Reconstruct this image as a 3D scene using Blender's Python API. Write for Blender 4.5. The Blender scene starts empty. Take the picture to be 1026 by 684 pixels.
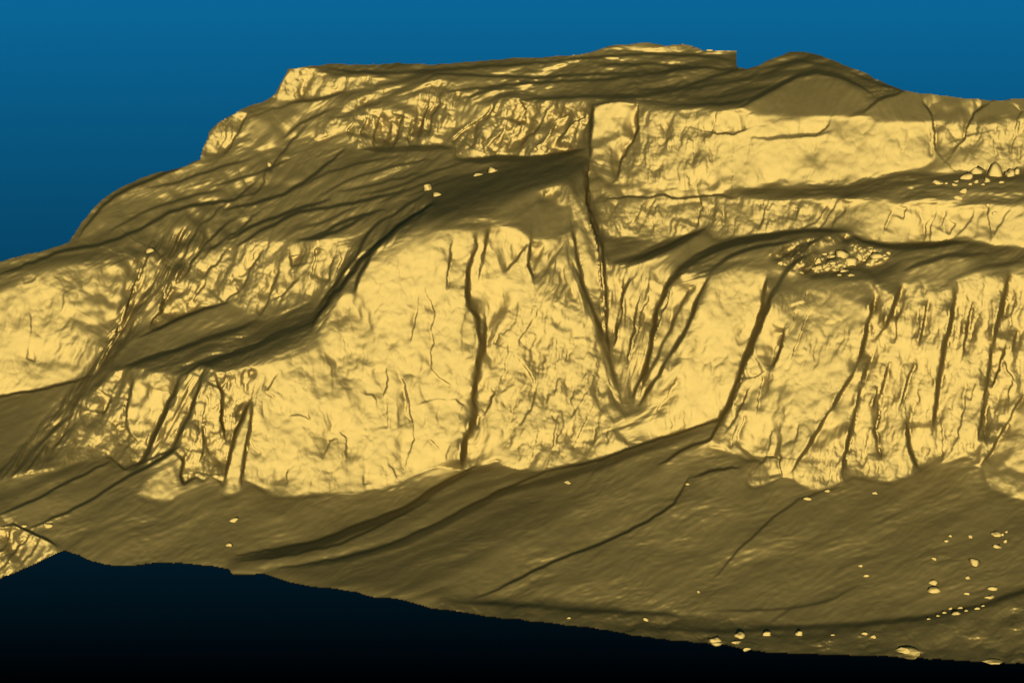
import bpy, math, random
import numpy as np

# ------------------------------------------------------------------ camera, sky, sun, exposure
W0, H0 = 1026.0, 684.0            # picture size the outlines below are given in
F = 10000.0                        # focal length in those pixels
PITCH = math.radians(11.0)        # camera looks down by this much
SUN_EL = math.radians(9.6)
EXPO = 3.3
CAM_Z = 640.0
T_REF = 3100.0                    # metres to the middle of the lower cliff

sc = bpy.context.scene
cam_d = bpy.data.cameras.new('camera')
cam = bpy.data.objects.new('camera', cam_d)
sc.collection.objects.link(cam)
cam_d.sensor_width = 36.0
cam_d.sensor_fit = 'HORIZONTAL'
cam_d.lens = 36.0 * F / W0
cam_d.clip_start = 1.0
cam_d.clip_end = 20000.0
cam.location = (0, 0, CAM_Z)
cam.rotation_euler = (math.pi / 2 - PITCH, 0, 0)
sc.camera = cam


def lin(c):
    c = c / 255.0
    return c / 12.92 if c <= 0.04045 else ((c + 0.055) / 1.055) ** 2.4


world = bpy.data.worlds.new('World')
sc.world = world
world.use_nodes = True
nt = world.node_tree
nt.nodes.clear()
out = nt.nodes.new('ShaderNodeOutputWorld')
bg = nt.nodes.new('ShaderNodeBackground')
ramp = nt.nodes.new('ShaderNodeValToRGB')
mapr = nt.nodes.new('ShaderNodeMapRange')
sep = nt.nodes.new('ShaderNodeSeparateXYZ')
tc = nt.nodes.new('ShaderNodeTexCoord')
z_top = math.sin(-PITCH + math.atan(342 / F))
z_bot = math.sin(-PITCH - math.atan(342 / F))
mapr.inputs['From Min'].default_value = z_bot
mapr.inputs['From Max'].default_value = z_top
nt.links.new(tc.outputs['Generated'], sep.inputs[0])
nt.links.new(sep.outputs['Z'], mapr.inputs['Value'])
nt.links.new(mapr.outputs['Result'], ramp.inputs['Fac'])
nt.links.new(ramp.outputs['Color'], bg.inputs['Color'])
nt.links.new(bg.outputs[0], out.inputs['Surface'])
NS = 12
els = ramp.color_ramp.elements
while len(els) < NS:
    els.new(0.5)
for i in range(NS):
    k = i / (NS - 1)
    els[i].position = k
    els[i].color = (lin(10 * k ** .85), lin(102 * k ** .85), lin(151 * k ** .85), 1)
bg.inputs['Strength'].default_value = 1.0 / 2 ** EXPO

sun_d = bpy.data.lights.new('sun', 'SUN')
sun = bpy.data.objects.new('sun', sun_d)
sc.collection.objects.link(sun)
sun_d.energy = 5.0
sun_d.angle = math.radians(0.5)
sun_d.color = (1.0, 0.97, 0.93)
sun.location = (0, -50, CAM_Z + 60)
sun.rotation_euler = (math.pi / 2 - SUN_EL, 0, 0)

sc.view_settings.view_transform = 'Standard'
sc.view_settings.look = 'None'
sc.view_settings.exposure = EXPO
sc.view_settings.gamma = 1.0
sc.view_settings.use_curve_mapping = False


# ------------------------------------------------------------------ the rock
ALPHA, DIFF = 0.66, 0.46          # width of the dull sheen and share of plain diffuse light


def rock_material(name, base, grain=0.05):
    """matt sandstone with a broad dull sheen"""
    m = bpy.data.materials.new(name)
    m.use_nodes = True
    t = m.node_tree
    t.nodes.clear()
    o = t.nodes.new('ShaderNodeOutputMaterial')
    dif = t.nodes.new('ShaderNodeBsdfDiffuse')
    glo = t.nodes.new('ShaderNodeBsdfAnisotropic')
    glo.distribution = 'BECKMANN'
    glo.inputs['Roughness'].default_value = math.sqrt(ALPHA)
    mix = t.nodes.new('ShaderNodeMixShader')
    pk = 1 / (4 * ALPHA ** 2)                       # sheen peak relative to diffuse
    mix.inputs['Fac'].default_value = (1 - DIFF) / ((1 - DIFF) + DIFF * pk)
    co = t.nodes.new('ShaderNodeTexCoord')
    n = t.nodes.new('ShaderNodeTexNoise')
    n.inputs['Scale'].default_value = 0.35
    n.inputs['Detail'].default_value = 6.0
    r = t.nodes.new('ShaderNodeValToRGB')
    r.color_ramp.elements[0].color = tuple(c * (1 - grain) for c in base) + (1,)
    r.color_ramp.elements[1].color = tuple(c * (1 + grain) for c in base) + (1,)
    r.color_ramp.elements[0].position = 0.3
    r.color_ramp.elements[1].position = 0.7
    t.links.new(co.outputs['Object'], n.inputs['Vector'])
    t.links.new(n.outputs['Fac'], r.inputs['Fac'])
    t.links.new(r.outputs['Color'], dif.inputs['Color'])
    t.links.new(r.outputs['Color'], glo.inputs['Color'])
    t.links.new(dif.outputs[0], mix.inputs[1])
    t.links.new(glo.outputs[0], mix.inputs[2])
    t.links.new(mix.outputs[0], o.inputs['Surface'])
    return m


ROCK = rock_material('yellow_sandstone', tuple(c * 2 ** (1.5 - EXPO) for c in (0.296, 0.207, 0.0545)))

# ------------------------------------------------------------------ grid of viewing directions
X0, X1, Y0, Y1 = -80, 1107, 30, 689
xs = np.arange(X0, X1 + 1, dtype=np.float64)
ys = np.arange(Y0, Y1 + 1, dtype=np.float64)
GX, GY = np.meshgrid(xs, ys)
GH, GW = GX.shape
# directions in camera space (x right, y up, z back), third component -1
RX = (GX - W0 / 2) / F
RY = -(GY - H0 / 2) / F
cp, sp = math.cos(PITCH), math.sin(PITCH)


def to_cam(n):                    # world vector -> camera space
    x, y, z = n
    # camera forward = (0, cp, -sp), up = (0, sp, cp)
    return (x, y * sp + z * cp, -(y * cp - z * sp))


def inside(poly, mg=0):
    """even-odd test on the grid, in a window round the polygon"""
    px = np.array([p[0] for p in poly], float)
    py = np.array([p[1] for p in poly], float)
    i0 = max(int(math.floor(px.min())) - X0 - mg, 0); i1 = min(int(math.ceil(px.max())) - X0 + 1 + mg, GW)
    j0 = max(int(math.floor(py.min())) - Y0 - mg, 0); j1 = min(int(math.ceil(py.max())) - Y0 + 1 + mg, GH)
    if i1 <= i0 or j1 <= j0:
        return None, 0, 0
    gx = GX[j0:j1, i0:i1]; gy = GY[j0:j1, i0:i1]
    r = np.zeros(gx.shape, bool)
    n = len(poly)
    for k in range(n):
        xa, ya, xb, yb = px[k], py[k], px[(k + 1) % n], py[(k + 1) % n]
        if ya == yb:
            continue
        c = (ya > gy) != (yb > gy)
        r ^= c & (gx < (xb - xa) * (gy - ya) / (yb - ya) + xa)
    return r, j0, i0


def blur1(a, s, axis):
    r = max(1, int(math.ceil(2.6 * s)))
    k = np.exp(-0.5 * (np.arange(-r, r + 1) / s) ** 2); k /= k.sum()
    pad = [(0, 0), (0, 0)]; pad[axis] = (r, r)
    b = np.pad(a, pad, mode='edge')
    o = np.zeros_like(a)
    L = a.shape[axis]
    for i, w in enumerate(k):
        o += w * (b[i:i + L] if axis == 0 else b[:, i:i + L])
    return o


def blur(a, s):
    return blur1(blur1(a, s, 0), s, 1) if s > 0.2 else a


rng = np.random.RandomState(7)
TAB = rng.rand(256, 256) * 2 * np.pi
TCX, TCY = np.cos(TAB), np.sin(TAB)


def perlin(u, v, seed=0):
    u = u + seed * 17.31; v = v + seed * 9.77
    iu = np.floor(u).astype(int); iv = np.floor(v).astype(int)
    fu = u - iu; fv = v - iv
    su = fu ** 3 * (fu * (fu * 6 - 15) + 10); sv = fv ** 3 * (fv * (fv * 6 - 15) + 10)

    def g(a, b):
        ia = (iu + a) & 255; ib = (iv + b) & 255
        return TCX[ib, ia] * (fu - a) + TCY[ib, ia] * (fv - b)
    a = g(0, 0) + su * (g(1, 0) - g(0, 0))
    b = g(0, 1) + su * (g(1, 1) - g(0, 1))
    return (a + sv * (b - a)) * 1.5


def terrace(n, w):
    """stair-step a smooth field: flat treads, steep risers"""
    f = np.floor(n); r = n - f
    k = np.clip((r - 0.5) / w + 0.5, 0, 1)
    return f + k * k * (3 - 2 * k) * 0.8 + r * 0.2


def cells(u, v, seed):
    """rounded blocks meeting in sharp creases (0 in a block's middle, falling towards its joints)"""
    iu = np.floor(u).astype(int); iv = np.floor(v).astype(int)
    best = np.full(u.shape, 9.0)
    for a in (-1, 0, 1):
        for b in (-1, 0, 1):
            ia = (iu + a + seed * 13) & 255; ib = (iv + b + seed * 29) & 255
            du = iu + a + 0.5 + 0.5 * TCX[ib, ia] - u; dv = iv + b + 0.5 + 0.5 * TCY[ib, ia] - v
            best = np.minimum(best, du * du + dv * dv)
    return -best


def detail(kind, x, y, ang, seed):
    """relief towards the camera in pixels; ang = lean of the fall line from vertical"""
    a = math.radians(ang)
    t = x * math.sin(a) - y * math.cos(a)
    c = x * math.cos(a) + y * math.sin(a)
    h = np.zeros_like(x)
    if kind == 'fine':             # the same rock, thinner ribs
        return 0.75 * detail('cliff', x / .55, y / .55, ang, seed)
    wx_ = 5 * perlin(x / 30, y / 30, seed + 40) + 2.2 * perlin(x / 9, y / 9, seed + 41)
    wy_ = 5 * perlin(x / 30, y / 30, seed + 42) + 2.2 * perlin(x / 9, y / 9, seed + 43)

    def mod(wl, k, lo, g, hi=1.3):
        return np.clip(lo + g * perlin(x / wl, y / wl, seed + k), 0.0, hi)
    if kind == 'cliff':            # jointed, fluted rock
        c = c + wx_; t = t + wy_
        for wl, am, asp, k in ((80, .36, 3.6, 6), (38, .52, 3.4, 1), (19, .60, 3.0, 2), (9.5, .60, 2.4, 3), (5, .58, 1.9, 4), (2.9, .5, 1.5, 5)):
            h += wl * am * cells(c / wl, t / (wl * asp), k) * mod(45, 50 + k, .55, 1.0)
        h += 4.5 * terrace(perlin(c / 26, t / 130, seed + 20) * 3.0, .18) * mod(35, 57, .4, 1.4)
        h += 2.0 * terrace(perlin(c / 11, t / 90, seed + 21) * 2.6, .2) * mod(30, 58, .3, 1.4)
        h += 1.5 * np.abs(perlin(t / 15, c / 60, seed + 12)) + 0.8 * perlin(t / 6, c / 16, seed + 13)
    elif kind == 'smooth':         # bright wall, softly dented, some blocks and scars
        c = c + wx_; t = t + wy_
        for wl, am, asp, k in ((90, .20, 2.6, 6), (44, .26, 2.2, 1), (21, .36, 1.7, 2), (10, .36, 1.5, 3), (5, .38, 1.3, 4), (2.9, .36, 1.2, 5)):
            h += wl * am * cells(c / wl, t / (wl * asp), k) * mod(40, 50 + k, .42, 1.1)
        h += 1.6 * perlin(x / 16, y / 16, seed + 3) + .9 * perlin(x / 7, y / 7, seed + 4)
        h += 2.4 * terrace(perlin(c / 20, t / 120, seed + 20) * 3.0, .2) * mod(34, 57, .1, 1.5)
    elif kind == 'bench':          # long soft streaks
        c = c + 5 * perlin(x / 60, y / 30, seed + 40)
        for i, (wl, am, asp) in enumerate(((34, .40, 5.0), (17, .45, 5.0), (8, .55, 4.5), (4, .60, 4.0), (2.4, .5, 3.2))):
            n = perlin(c / wl, t / (wl * asp), seed + i)
            h += wl * am * (np.abs(n) * 1.0 if i in (1, 3) else n * 0.7) * (mod(40, 60 + i, .7, .9) if i > 1 else 1)
    elif kind == 'talus':          # debris: smoother, small waves
        c = c + 6 * perlin(x / 70, y / 35, seed + 40)
        for i, (wl, am, asp) in enumerate(((40, .28, 3.0), (20, .22, 3.0), (10, .26, 3.0), (5, .42, 3.4), (2.6, .5, 3.0))):
            n = perlin(c / wl, t / (wl * asp), seed + i)
            h += wl * am * n * 0.7 * (mod(38, 60 + i, .7, .9) if i > 1 else 1)
    elif kind == 'streak':         # striated gully walls
        c = c + 4 * perlin(x / 40, y / 40, seed + 40)
        for i, (wl, am, asp) in enumerate(((22, .55, 5), (11, .6, 5), (6, .7, 4.5), (3.2, .7, 4))):
            n = perlin(c / wl, t / (wl * asp), seed + i)
            h += wl * am * np.abs(n)
    return h - h.mean()


def sheen(c):
    """relative brightness of the rock when light and eye are both at angle acos(c)"""
    def bk(c):
        t2 = 1 / (c * c) - 1
        g = 2 / (1 + math.sqrt(1 + ALPHA ** 2 * t2))
        return math.exp(-t2 / ALPHA ** 2) / c ** 4 * g / c
    return DIFF * c + (1 - DIFF) * bk(c)


SH = [(i / 500.0, sheen(i / 500.0)) for i in range(5, 501)]


def slope_for(b, a):
    """slope (deg) that a face turned by azimuth a needs to look as bright as display value b"""
    L = min(lin(max(b, 3)) / lin(254), 0.98)
    c = min(SH, key=lambda q: abs(q[1] - L))[0]
    ca = math.cos(math.radians(a))
    best, bs = 9, 80
    for s10 in range(6 - int(math.degrees(SUN_EL) * 10), 840, 3):
        s = math.radians(s10 / 10)
        v = math.sin(s) * ca * math.cos(SUN_EL) + math.cos(s) * math.sin(SUN_EL)
        if abs(v - c) < best:
            best, bs = abs(v - c), s10 / 10
    return bs


# normals of the base surface (world), blended region over region
NX = np.zeros((GH, GW)); NY = np.zeros((GH, GW)); NZ = np.zeros((GH, GW))
RELIEF = np.zeros((GH, GW))
WT = np.full((GH, GW), 0.15)
GID = np.zeros((GH, GW), int)
GROUPS = []
DARKER = 1
JUMP = np.zeros((GH, GW)); JW = np.zeros((GH, GW)); JX = np.zeros((GH, GW)); JY = np.zeros((GH, GW))


def paint(mask, b, a, wt=None, sl=None, slope=None):
    """blend a slope into the base normals inside window sl"""
    if sl is None:
        sl = (slice(0, GH), slice(0, GW))
    s = math.radians(slope if slope else slope_for(b - DARKER if b < 135 else min(b + (5 if b > 230 else 0), 252), a)); ar = math.radians(a)
    n = (math.sin(s) * math.sin(ar), -math.sin(s) * math.cos(ar), math.cos(s))
    NX[sl] += (n[0] - NX[sl]) * mask
    NY[sl] += (n[1] - NY[sl]) * mask
    NZ[sl] += (n[2] - NZ[sl]) * mask
    if wt is None:
        wt = 0.35 + 0.65 * min(1, max(0, (b - 90) / 110.0))
    WT[sl] += (wt - WT[sl]) * mask


seed_n = [1]


def reg(group, b, a, feather, kind, amp, ang, poly):
    """one patch of the mountain: which rock band, brightness it needs, facing, softness, relief"""
    hard, j0, i0 = inside(poly, int(max(feather, 3) * 2.7) + 2)
    if hard is None:
        return
    m = blur(hard.astype(float), feather)
    h, w = m.shape
    sl = (slice(j0, j0 + h), slice(i0, i0 + w))
    paint(m, b, a, sl=sl)
    if group is not None:
        if group not in GROUPS:
            GROUPS.append(group)
        GID[sl][hard] = GROUPS.index(group)
    mr = blur(hard.astype(float), 1.4 if 0.8 <= feather <= 1.0 else min(max(feather, 2.5), 5.0))
    RELIEF[sl] *= (1 - mr)
    CUT[sl] *= (1 - m)
    if kind:
        RELIEF[sl] += mr * detail(kind, GX[sl], GY[sl], ang, 3) * amp * GAIN[kind]


CUT = np.zeros((GH, GW))          # hand-placed cracks and steps, pixels away from the camera
CRACK = 2.3
GAIN = {'cliff': 1.15, 'fine': 1.15, 'smooth': 0.74, 'bench': 2.7, 'talus': 1.45, 'streak': 1.8}


def firm(w, poly):
    """hold the slopes of this patch more firmly than its surroundings"""
    hard, j0, i0 = inside(poly)
    sl = (slice(j0, j0 + hard.shape[0]), slice(i0, i0 + hard.shape[1]))
    WT[sl][hard] = w


def dist_line(pts, reach, warp=0):
    """distance, signed distance (right of travel is +) and position along a polyline, near it"""
    px = [p[0] for p in pts]; py = [p[1] for p in pts]
    i0 = max(int(min(px) - reach) - X0, 0); i1 = min(int(max(px) + reach) + 2 - X0, GW)
    j0 = max(int(min(py) - reach) - Y0, 0); j1 = min(int(max(py) + reach) + 2 - Y0, GH)
    gx = GX[j0:j1, i0:i1]; gy = GY[j0:j1, i0:i1]
    if warp:
        gx, gy = gx + warp * (1.2 * perlin(gx / 15, gy / 15, 71) + .5 * perlin(gx / 5, gy / 5, 73)), gy + warp * perlin(gx / 15, gy / 15, 72)
    best = np.full(gx.shape, 1e9); sgn = np.zeros(gx.shape); along = np.zeros(gx.shape)
    seg = [math.hypot(pts[k + 1][0] - pts[k][0], pts[k + 1][1] - pts[k][1]) for k in range(len(pts) - 1)]
    tot = sum(seg) or 1; acc = 0
    for k in range(len(pts) - 1):
        ax, ay = pts[k]; dx = pts[k + 1][0] - ax; dy = pts[k + 1][1] - ay
        l2 = dx * dx + dy * dy or 1e-9
        t = np.clip(((gx - ax) * dx + (gy - ay) * dy) / l2, 0, 1)
        d = np.hypot(gx - ax - t * dx, gy - ay - t * dy)
        s = np.sign(dx * (gy - ay) - dy * (gx - ax))
        u = d < best
        best[u] = d[u]; sgn[u] = s[u]; along[u] = ((acc + t * seg[k]) / tot)[u]
        acc += seg[k]
    return (slice(j0, j1), slice(i0, i1)), best, sgn, along


def wobble(pts, amt, seed):
    """break a traced line up so that it runs unevenly"""
    r = random.Random(seed)
    o = [pts[0]]
    for k in range(len(pts) - 1):
        (ax, ay), (bx, by) = pts[k], pts[k + 1]
        n = max(1, int(math.hypot(bx - ax, by - ay) / 7))
        for i in range(1, n + 1):
            t = i / n
            j = amt if i < n else amt * .4
            o.append((ax + (bx - ax) * t + r.uniform(-j, j), ay + (by - ay) * t + r.uniform(-j, j)))
    return o


def crack(depth, width, *pts):
    """open joint: a steep wall on one side, the rock coming back out slowly on the other"""
    seed_n[0] += 1
    p = wobble(pts, 1.1, seed_n[0])
    width = width * 1.2
    depth = depth * (0.7 if depth < 4.1 else 1.0)
    fade = max(4.5 * width + 4, depth * CRACK * 1.7)
    sl, d, s, al = dist_line(p, fade * 3, warp=1.7)
    dx = pts[-1][0] - pts[0][0]; dy = pts[-1][1] - pts[0][1]
    if abs(dx) > abs(dy):          # bedding joint: the course above is set back
        side = -1 if dx > 0 else 1
    else:
        side = 1 if random.Random(seed_n[0]).random() < 0.65 else -1
    sd = d * s * side
    taper = np.clip(np.minimum(al, 1 - al) * 5 + 0.2, 0, 1)
    taper = taper * np.clip(0.9 + 0.6 * perlin(GX[sl] / 14, GY[sl] / 14, seed_n[0]), 0.3, 1.25)
    prof = np.where(sd > 0, np.exp(-sd / fade), np.clip(1 + sd / width, 0, 1))
    CUT[sl] += depth * CRACK * prof * taper * np.clip((fade * 3 - d) / fade, 0, 1)


def step(depth, width, fade, *pts):
    """ledge edge: ground to the right of travel falls back by depth, recovering over fade"""
    seed_n[0] += 1
    p = wobble(pts, 0.7, seed_n[0])
    sl, d, s, al = dist_line(p, fade * 3.2)
    sd = d * s
    taper = np.clip(np.minimum(al, 1 - al) * 4, 0, 1)
    CUT[sl] += depth * (1 / (1 + np.exp(-np.clip(sd / width * 2, -30, 30)))) * np.exp(-np.maximum(sd, 0) / fade) * taper


def band(b, a, width, *pts, feather=1.2):
    """strip of ground of its own steepness along a line"""
    sl, d, s, al = dist_line(wobble(pts, 0.8, len(pts)), width + 12)
    taper = np.clip(np.minimum(al, 1 - al) * 5 + 0.1, 0, 1)
    paint(np.clip((width / 2 * taper - d) / feather + 0.5, 0, 1), b, a, sl=sl)


def wall(a, width, *pts, wt=.5):
    """side wall of a rib or joint: steep, turned away by azimuth a"""
    seed_n[0] += 1
    sl, d, s, al = dist_line(wobble(pts, 0.9, seed_n[0]), width + 12, warp=0.8)
    taper = np.clip(np.minimum(al, 1 - al) * 5 + 0.25, 0, 1) * np.clip(0.9 + 0.8 * perlin(GX[sl] / 14, GY[sl] / 14, seed_n[0]), 0.35, 1.4)
    paint(np.clip((width / 2 * taper - d) / 1.0 + 0.5, 0, 1), 0, math.copysign(min(abs(a) + 4, 87), a), wt=wt, sl=sl, slope=86)


TEARS = []


def tear(*pts, w=1.2, g=15.0, flip=False, wt=0.25):
    """crest: the ground on its upper (flip: lower) side drops away behind it"""
    TEARS.append((pts, w, g, flip, wt))


def lay_tears():
    for pts, w, g, flip, wt in TEARS:
        seed_n[0] += 1
        p = wobble(pts, 0.9, seed_n[0])
        sl, d, s, al = dist_line(p, w + 3)
        taper = np.clip(np.minimum(al, 1 - al) * 6, 0, 1)
        m = np.clip((w * (0.35 + 0.65 * taper) - d) + 0.5, 0, 1)
        dx = pts[-1][0] - pts[0][0]; dy = pts[-1][1] - pts[0][1]
        l = math.hypot(dx, dy); nx, ny = -dy / l, dx / l
        if (ny > 0) != flip:
            nx, ny = -nx, -ny
        u = m > JUMP[sl]
        JUMP[sl] = np.where(u, m, JUMP[sl]); JX[sl] = np.where(u, nx * g, JX[sl]); JY[sl] = np.where(u, ny * g, JY[sl]); JW[sl] = np.where(u, wt, JW[sl])


# @@REGIONS
SILH = [(-80, 288), (0, 262), (20, 256), (45, 250), (68, 242), (78, 228), (92, 210), (105, 197), (120, 188), (140, 178), (165, 171), (185, 166), (200, 159), (203, 148), (210, 130), (225, 118), (240, 110), (262, 102), (272, 97), (280, 85), (288, 69), (296, 68), (310, 66), (330, 63), (350, 64), (380, 64), (400, 63), (420, 63), (432, 65), (450, 63), (468, 61), (490, 60), (515, 57), (540, 57), (565, 55), (580, 54), (600, 49), (612, 45), (630, 44), (650, 42.5), (665, 45), (685, 44), (695, 46), (705, 50), (720, 51), (739, 50.5), (739.2, 68), (750, 68), (760, 65), (775, 58), (790, 52), (800, 51.5), (815, 53), (835, 60), (860, 70), (885, 82), (905, 90), (915, 92), (940, 95), (965, 98), (990, 100), (1026, 99), (1106, 98),
        (1106, 672), (1026, 665), (1005, 664), (960, 662), (925, 659), (880, 657), (850, 656), (810, 655), (770, 654), (745, 650), (720, 644), (680, 642), (640, 637), (600, 630), (560, 625), (520, 620), (480, 616), (440, 610), (430, 609), (400, 600), (380, 599), (350, 592), (320, 588), (290, 583), (265, 575), (233, 576), (228, 570), (210, 566), (180, 564), (150, 564), (130, 567), (105, 566), (85, 559), (65, 551), (55, 555), (40, 563), (20, 572), (0, 580), (-80, 612)]

# ---- high bench and plateau -------------------------------------------------
reg('bench', 98, 0, 0, 'bench', 0.5, 68, [(-80, 30), (1106, 30), (1106, 690), (-80, 690)])
reg('plateau', 94, 0, 2, 'bench', 0.8, 80, [(288, 60), (1106, 40), (1106, 128), (640, 110), (590, 106), (500, 104), (470, 100), (430, 88), (380, 84), (300, 74)])
reg('plateau', 106, 0, 2, 'bench', 0.8, 80, [(430, 80), (500, 60), (600, 36), (690, 34), (745, 40), (700, 70), (620, 86), (520, 96), (470, 100)])
reg('plateau', 80, 0, 2, 'bench', 1.0, 76, [(640, 85), (690, 78), (720, 72), (780, 40), (820, 40), (840, 48), (915, 84), (870, 88), (800, 88), (740, 104), (690, 112), (640, 106)])
reg('plateau', 126, 0, 3, 'talus', 0.6, 30, [(742, 108), (770, 92), (800, 78), (818, 74), (840, 78), (862, 88), (872, 100), (860, 112), (840, 120), (760, 119)])
reg('plateau', 122, 0, 2, 'talus', 0.6, -20, [(862, 114), (880, 102), (905, 86), (935, 84), (970, 86), (1030, 88), (1106, 86), (1106, 122), (1000, 121), (930, 127), (880, 122)])
tear((741, 108), (770, 92), (800, 76), (818, 73), (840, 77), (862, 86), (876, 96), w=1)
band(55, 0, 4, (741, 107), (770, 90), (800, 75), (818, 71), (840, 75), (870, 92))
tear((739, 50), (739, 70), (700, 68), (660, 72), w=1)
band(45, 0, 3, (600, 99), (640, 97), (680, 90), (700, 82), (735, 71), (760, 66))
band(50, 0, 3, (640, 106), (690, 106), (740, 103), (765, 94))

for q in [[(430, 74), (490, 76), (540, 78), (600, 74), (650, 73)], [(450, 92), (520, 84), (600, 80), (660, 74), (700, 66)], [(520, 100), (580, 97), (640, 96), (690, 86)], [(560, 60), (610, 56), (660, 54), (700, 56), (736, 60)],
          [(400, 72), (440, 70), (500, 66), (560, 62)], [(330, 70), (380, 74), (430, 72)], [(690, 100), (730, 96), (770, 86)], [(640, 90), (700, 88), (745, 80), (780, 70)], [(470, 98), (490, 90), (520, 88)],
          [(600, 66), (650, 64), (700, 68)], [(760, 70), (800, 60), (840, 68)], [(850, 72), (880, 84), (905, 92)], [(866, 112), (880, 100), (905, 92)]]:
    tear(*q, w=1.2, g=11, wt=.2)

# bench: lighter and darker sheets
reg('bench', 118, -15, 6, 'bench', 0.35, 60, [(100, 205), (130, 188), (200, 162), (255, 150), (270, 170), (230, 195), (170, 200), (120, 215)])
reg('bench', 120, -10, 5, 'bench', 0.35, 50, [(245, 130), (275, 100), (330, 96), (345, 100), (320, 130), (290, 150), (255, 150)])
reg('bench', 104, 0, 4, 'bench', 0.5, 55, [(300, 130), (345, 140), (360, 152), (440, 150), (455, 160), (400, 180), (300, 200), (270, 190)])
reg('bench', 52, 0, 6, 'bench', 0.6, 72, [(420, 205), (450, 180), (520, 160), (588, 150), (592, 170), (575, 178), (520, 195), (470, 212), (430, 224)])
reg('bench', 104, 5, 5, 'bench', 0.5, 60, [(500, 205), (540, 190), (582, 178), (586, 200), (570, 222), (530, 224), (490, 222)])

reg('bench', 104, -10, 6, 'streak', 0.4, 52, [(105, 238), (150, 216), (200, 204), (260, 190), (330, 186), (400, 190), (390, 214), (360, 236), (300, 240), (250, 236), (200, 246), (150, 250), (120, 252)])
# ---- upper cliff band -------------------------------------------------------
U = 'upper_cliff'
reg(U, 190, -25, 1.5, 'fine', 0.8, 18, [(200, 161), (203, 148), (210, 130), (222, 118), (240, 111), (250, 114), (245, 125), (238, 140), (228, 152), (215, 158)])
reg(U, 215, -8, 1.2, 'fine', 1.0, 12, [(274, 98), (281, 84), (288, 68), (300, 68), (312, 70), (330, 76), (345, 79), (370, 76), (380, 82), (374, 89), (350, 91), (335, 95), (300, 98), (285, 99)])
reg(U, 200, -10, 1.2, 'fine', 0.9, 25, [(343, 104), (355, 100), (385, 90), (382, 97), (368, 104), (350, 112), (343, 112)])
reg(U, 195, -15, 1.0, 'fine', 0.9, 25, [(316, 140), (320, 125), (330, 118), (342, 119), (340, 130), (328, 137)])
reg(U, 180, -5, 1.5, 'fine', 1.2, 15, [(350, 118), (357, 109), (385, 108), (396, 112), (404, 117), (414, 116), (416, 100), (425, 86), (440, 82), (452, 87), (470, 100), (470, 118), (462, 132), (456, 148), (440, 145), (420, 147), (396, 148), (372, 152), (357, 148), (350, 136)])
reg(U, 150, 0, 3, 'talus', 0.6, 20, [(455, 100), (470, 102), (490, 108), (484, 116), (470, 124), (458, 130)])
reg(U, 188, -5, 1.2, 'fine', 1.35, 28, [(457, 157), (455, 142), (470, 128), (486, 116), (492, 103), (498, 98), (515, 96), (524, 103), (530, 105), (545, 103), (575, 102), (590, 103), (597, 104), (592, 146), (570, 152), (545, 156), (530, 158), (500, 155), (478, 158)])
reg(U, 244, -4, 1.0, 'smooth', 1.1, 20, [(594, 106), (605, 104), (622, 101), (637, 103), (638, 125), (634, 145), (624, 160), (617, 180), (610, 184), (600, 177), (594, 165), (591, 145)])
firm(2.2, [(594, 106), (605, 104), (622, 101), (637, 103), (638, 125), (634, 145), (624, 160), (617, 180), (610, 184), (600, 177), (594, 165), (591, 145)])
reg(U, 205, 0, 4, 'fine', 0.7, 8, [(637, 106), (655, 107), (685, 110), (712, 113), (720, 130), (718, 170), (714, 192), (680, 192), (650, 188), (620, 186), (616, 180), (624, 160), (634, 145), (638, 130)])
reg(U, 240, -3, 2.2, 'smooth', 0.9, 10, [(712, 113), (730, 110), (745, 112), (752, 117), (775, 118), (800, 116), (820, 118), (850, 119), (870, 118), (880, 122), (910, 125), (930, 126), (940, 124), (945, 150), (938, 160), (925, 167), (905, 170), (880, 175), (862, 178), (850, 185), (830, 183), (815, 182), (800, 187), (785, 183), (772, 180), (760, 184), (745, 189), (715, 192), (716, 150)])
reg(U, 225, 5, 1.5, 'fine', 0.6, 10, [(938, 125), (950, 123), (965, 121), (972, 125), (985, 122), (1000, 119), (1026, 121), (1106, 120), (1106, 168), (1026, 168), (1000, 174), (975, 172), (955, 168), (945, 160), (940, 150)])
reg(U, 118, 0, 2, 'talus', 0.5, 0, [(938, 147), (960, 147), (972, 152), (956, 170), (930, 175), (905, 178), (905, 171), (925, 167), (936, 158)])
band(160, 0, 5, (640, 137), (690, 137), (712, 132), (735, 133), (748, 130))
band(120, 0, 4, (752, 138), (775, 138), (800, 136), (822, 135), (834, 131))
crack(5, 1.2, (712, 132), (735, 133), (748, 130))
crack(4, 1.0, (718, 112), (714, 128), (708, 140))
crack(4, 1.0, (800, 136), (818, 135), (828, 128), (832, 120))
crack(3, 1.0, (930, 128), (932, 145), (934, 158))
crack(7, 1.6, (925, 100), (932, 112), (938, 125), (938, 148), (945, 158))
crack(7, 1.6, (990, 104), (975, 113), (970, 122), (966, 140), (955, 152))
crack(4, 1.2, (1014, 104), (1024, 112), (1016, 130), (1012, 160))
crack(3, 1.0, (1000, 125), (998, 145), (1002, 160))
crack(9, 1.5, (637, 104), (637, 128), (632, 145), (622, 160), (616, 180))
step(8, 1.5, 14, (637, 104), (638, 128), (633, 145), (623, 160), (616, 182))
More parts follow.
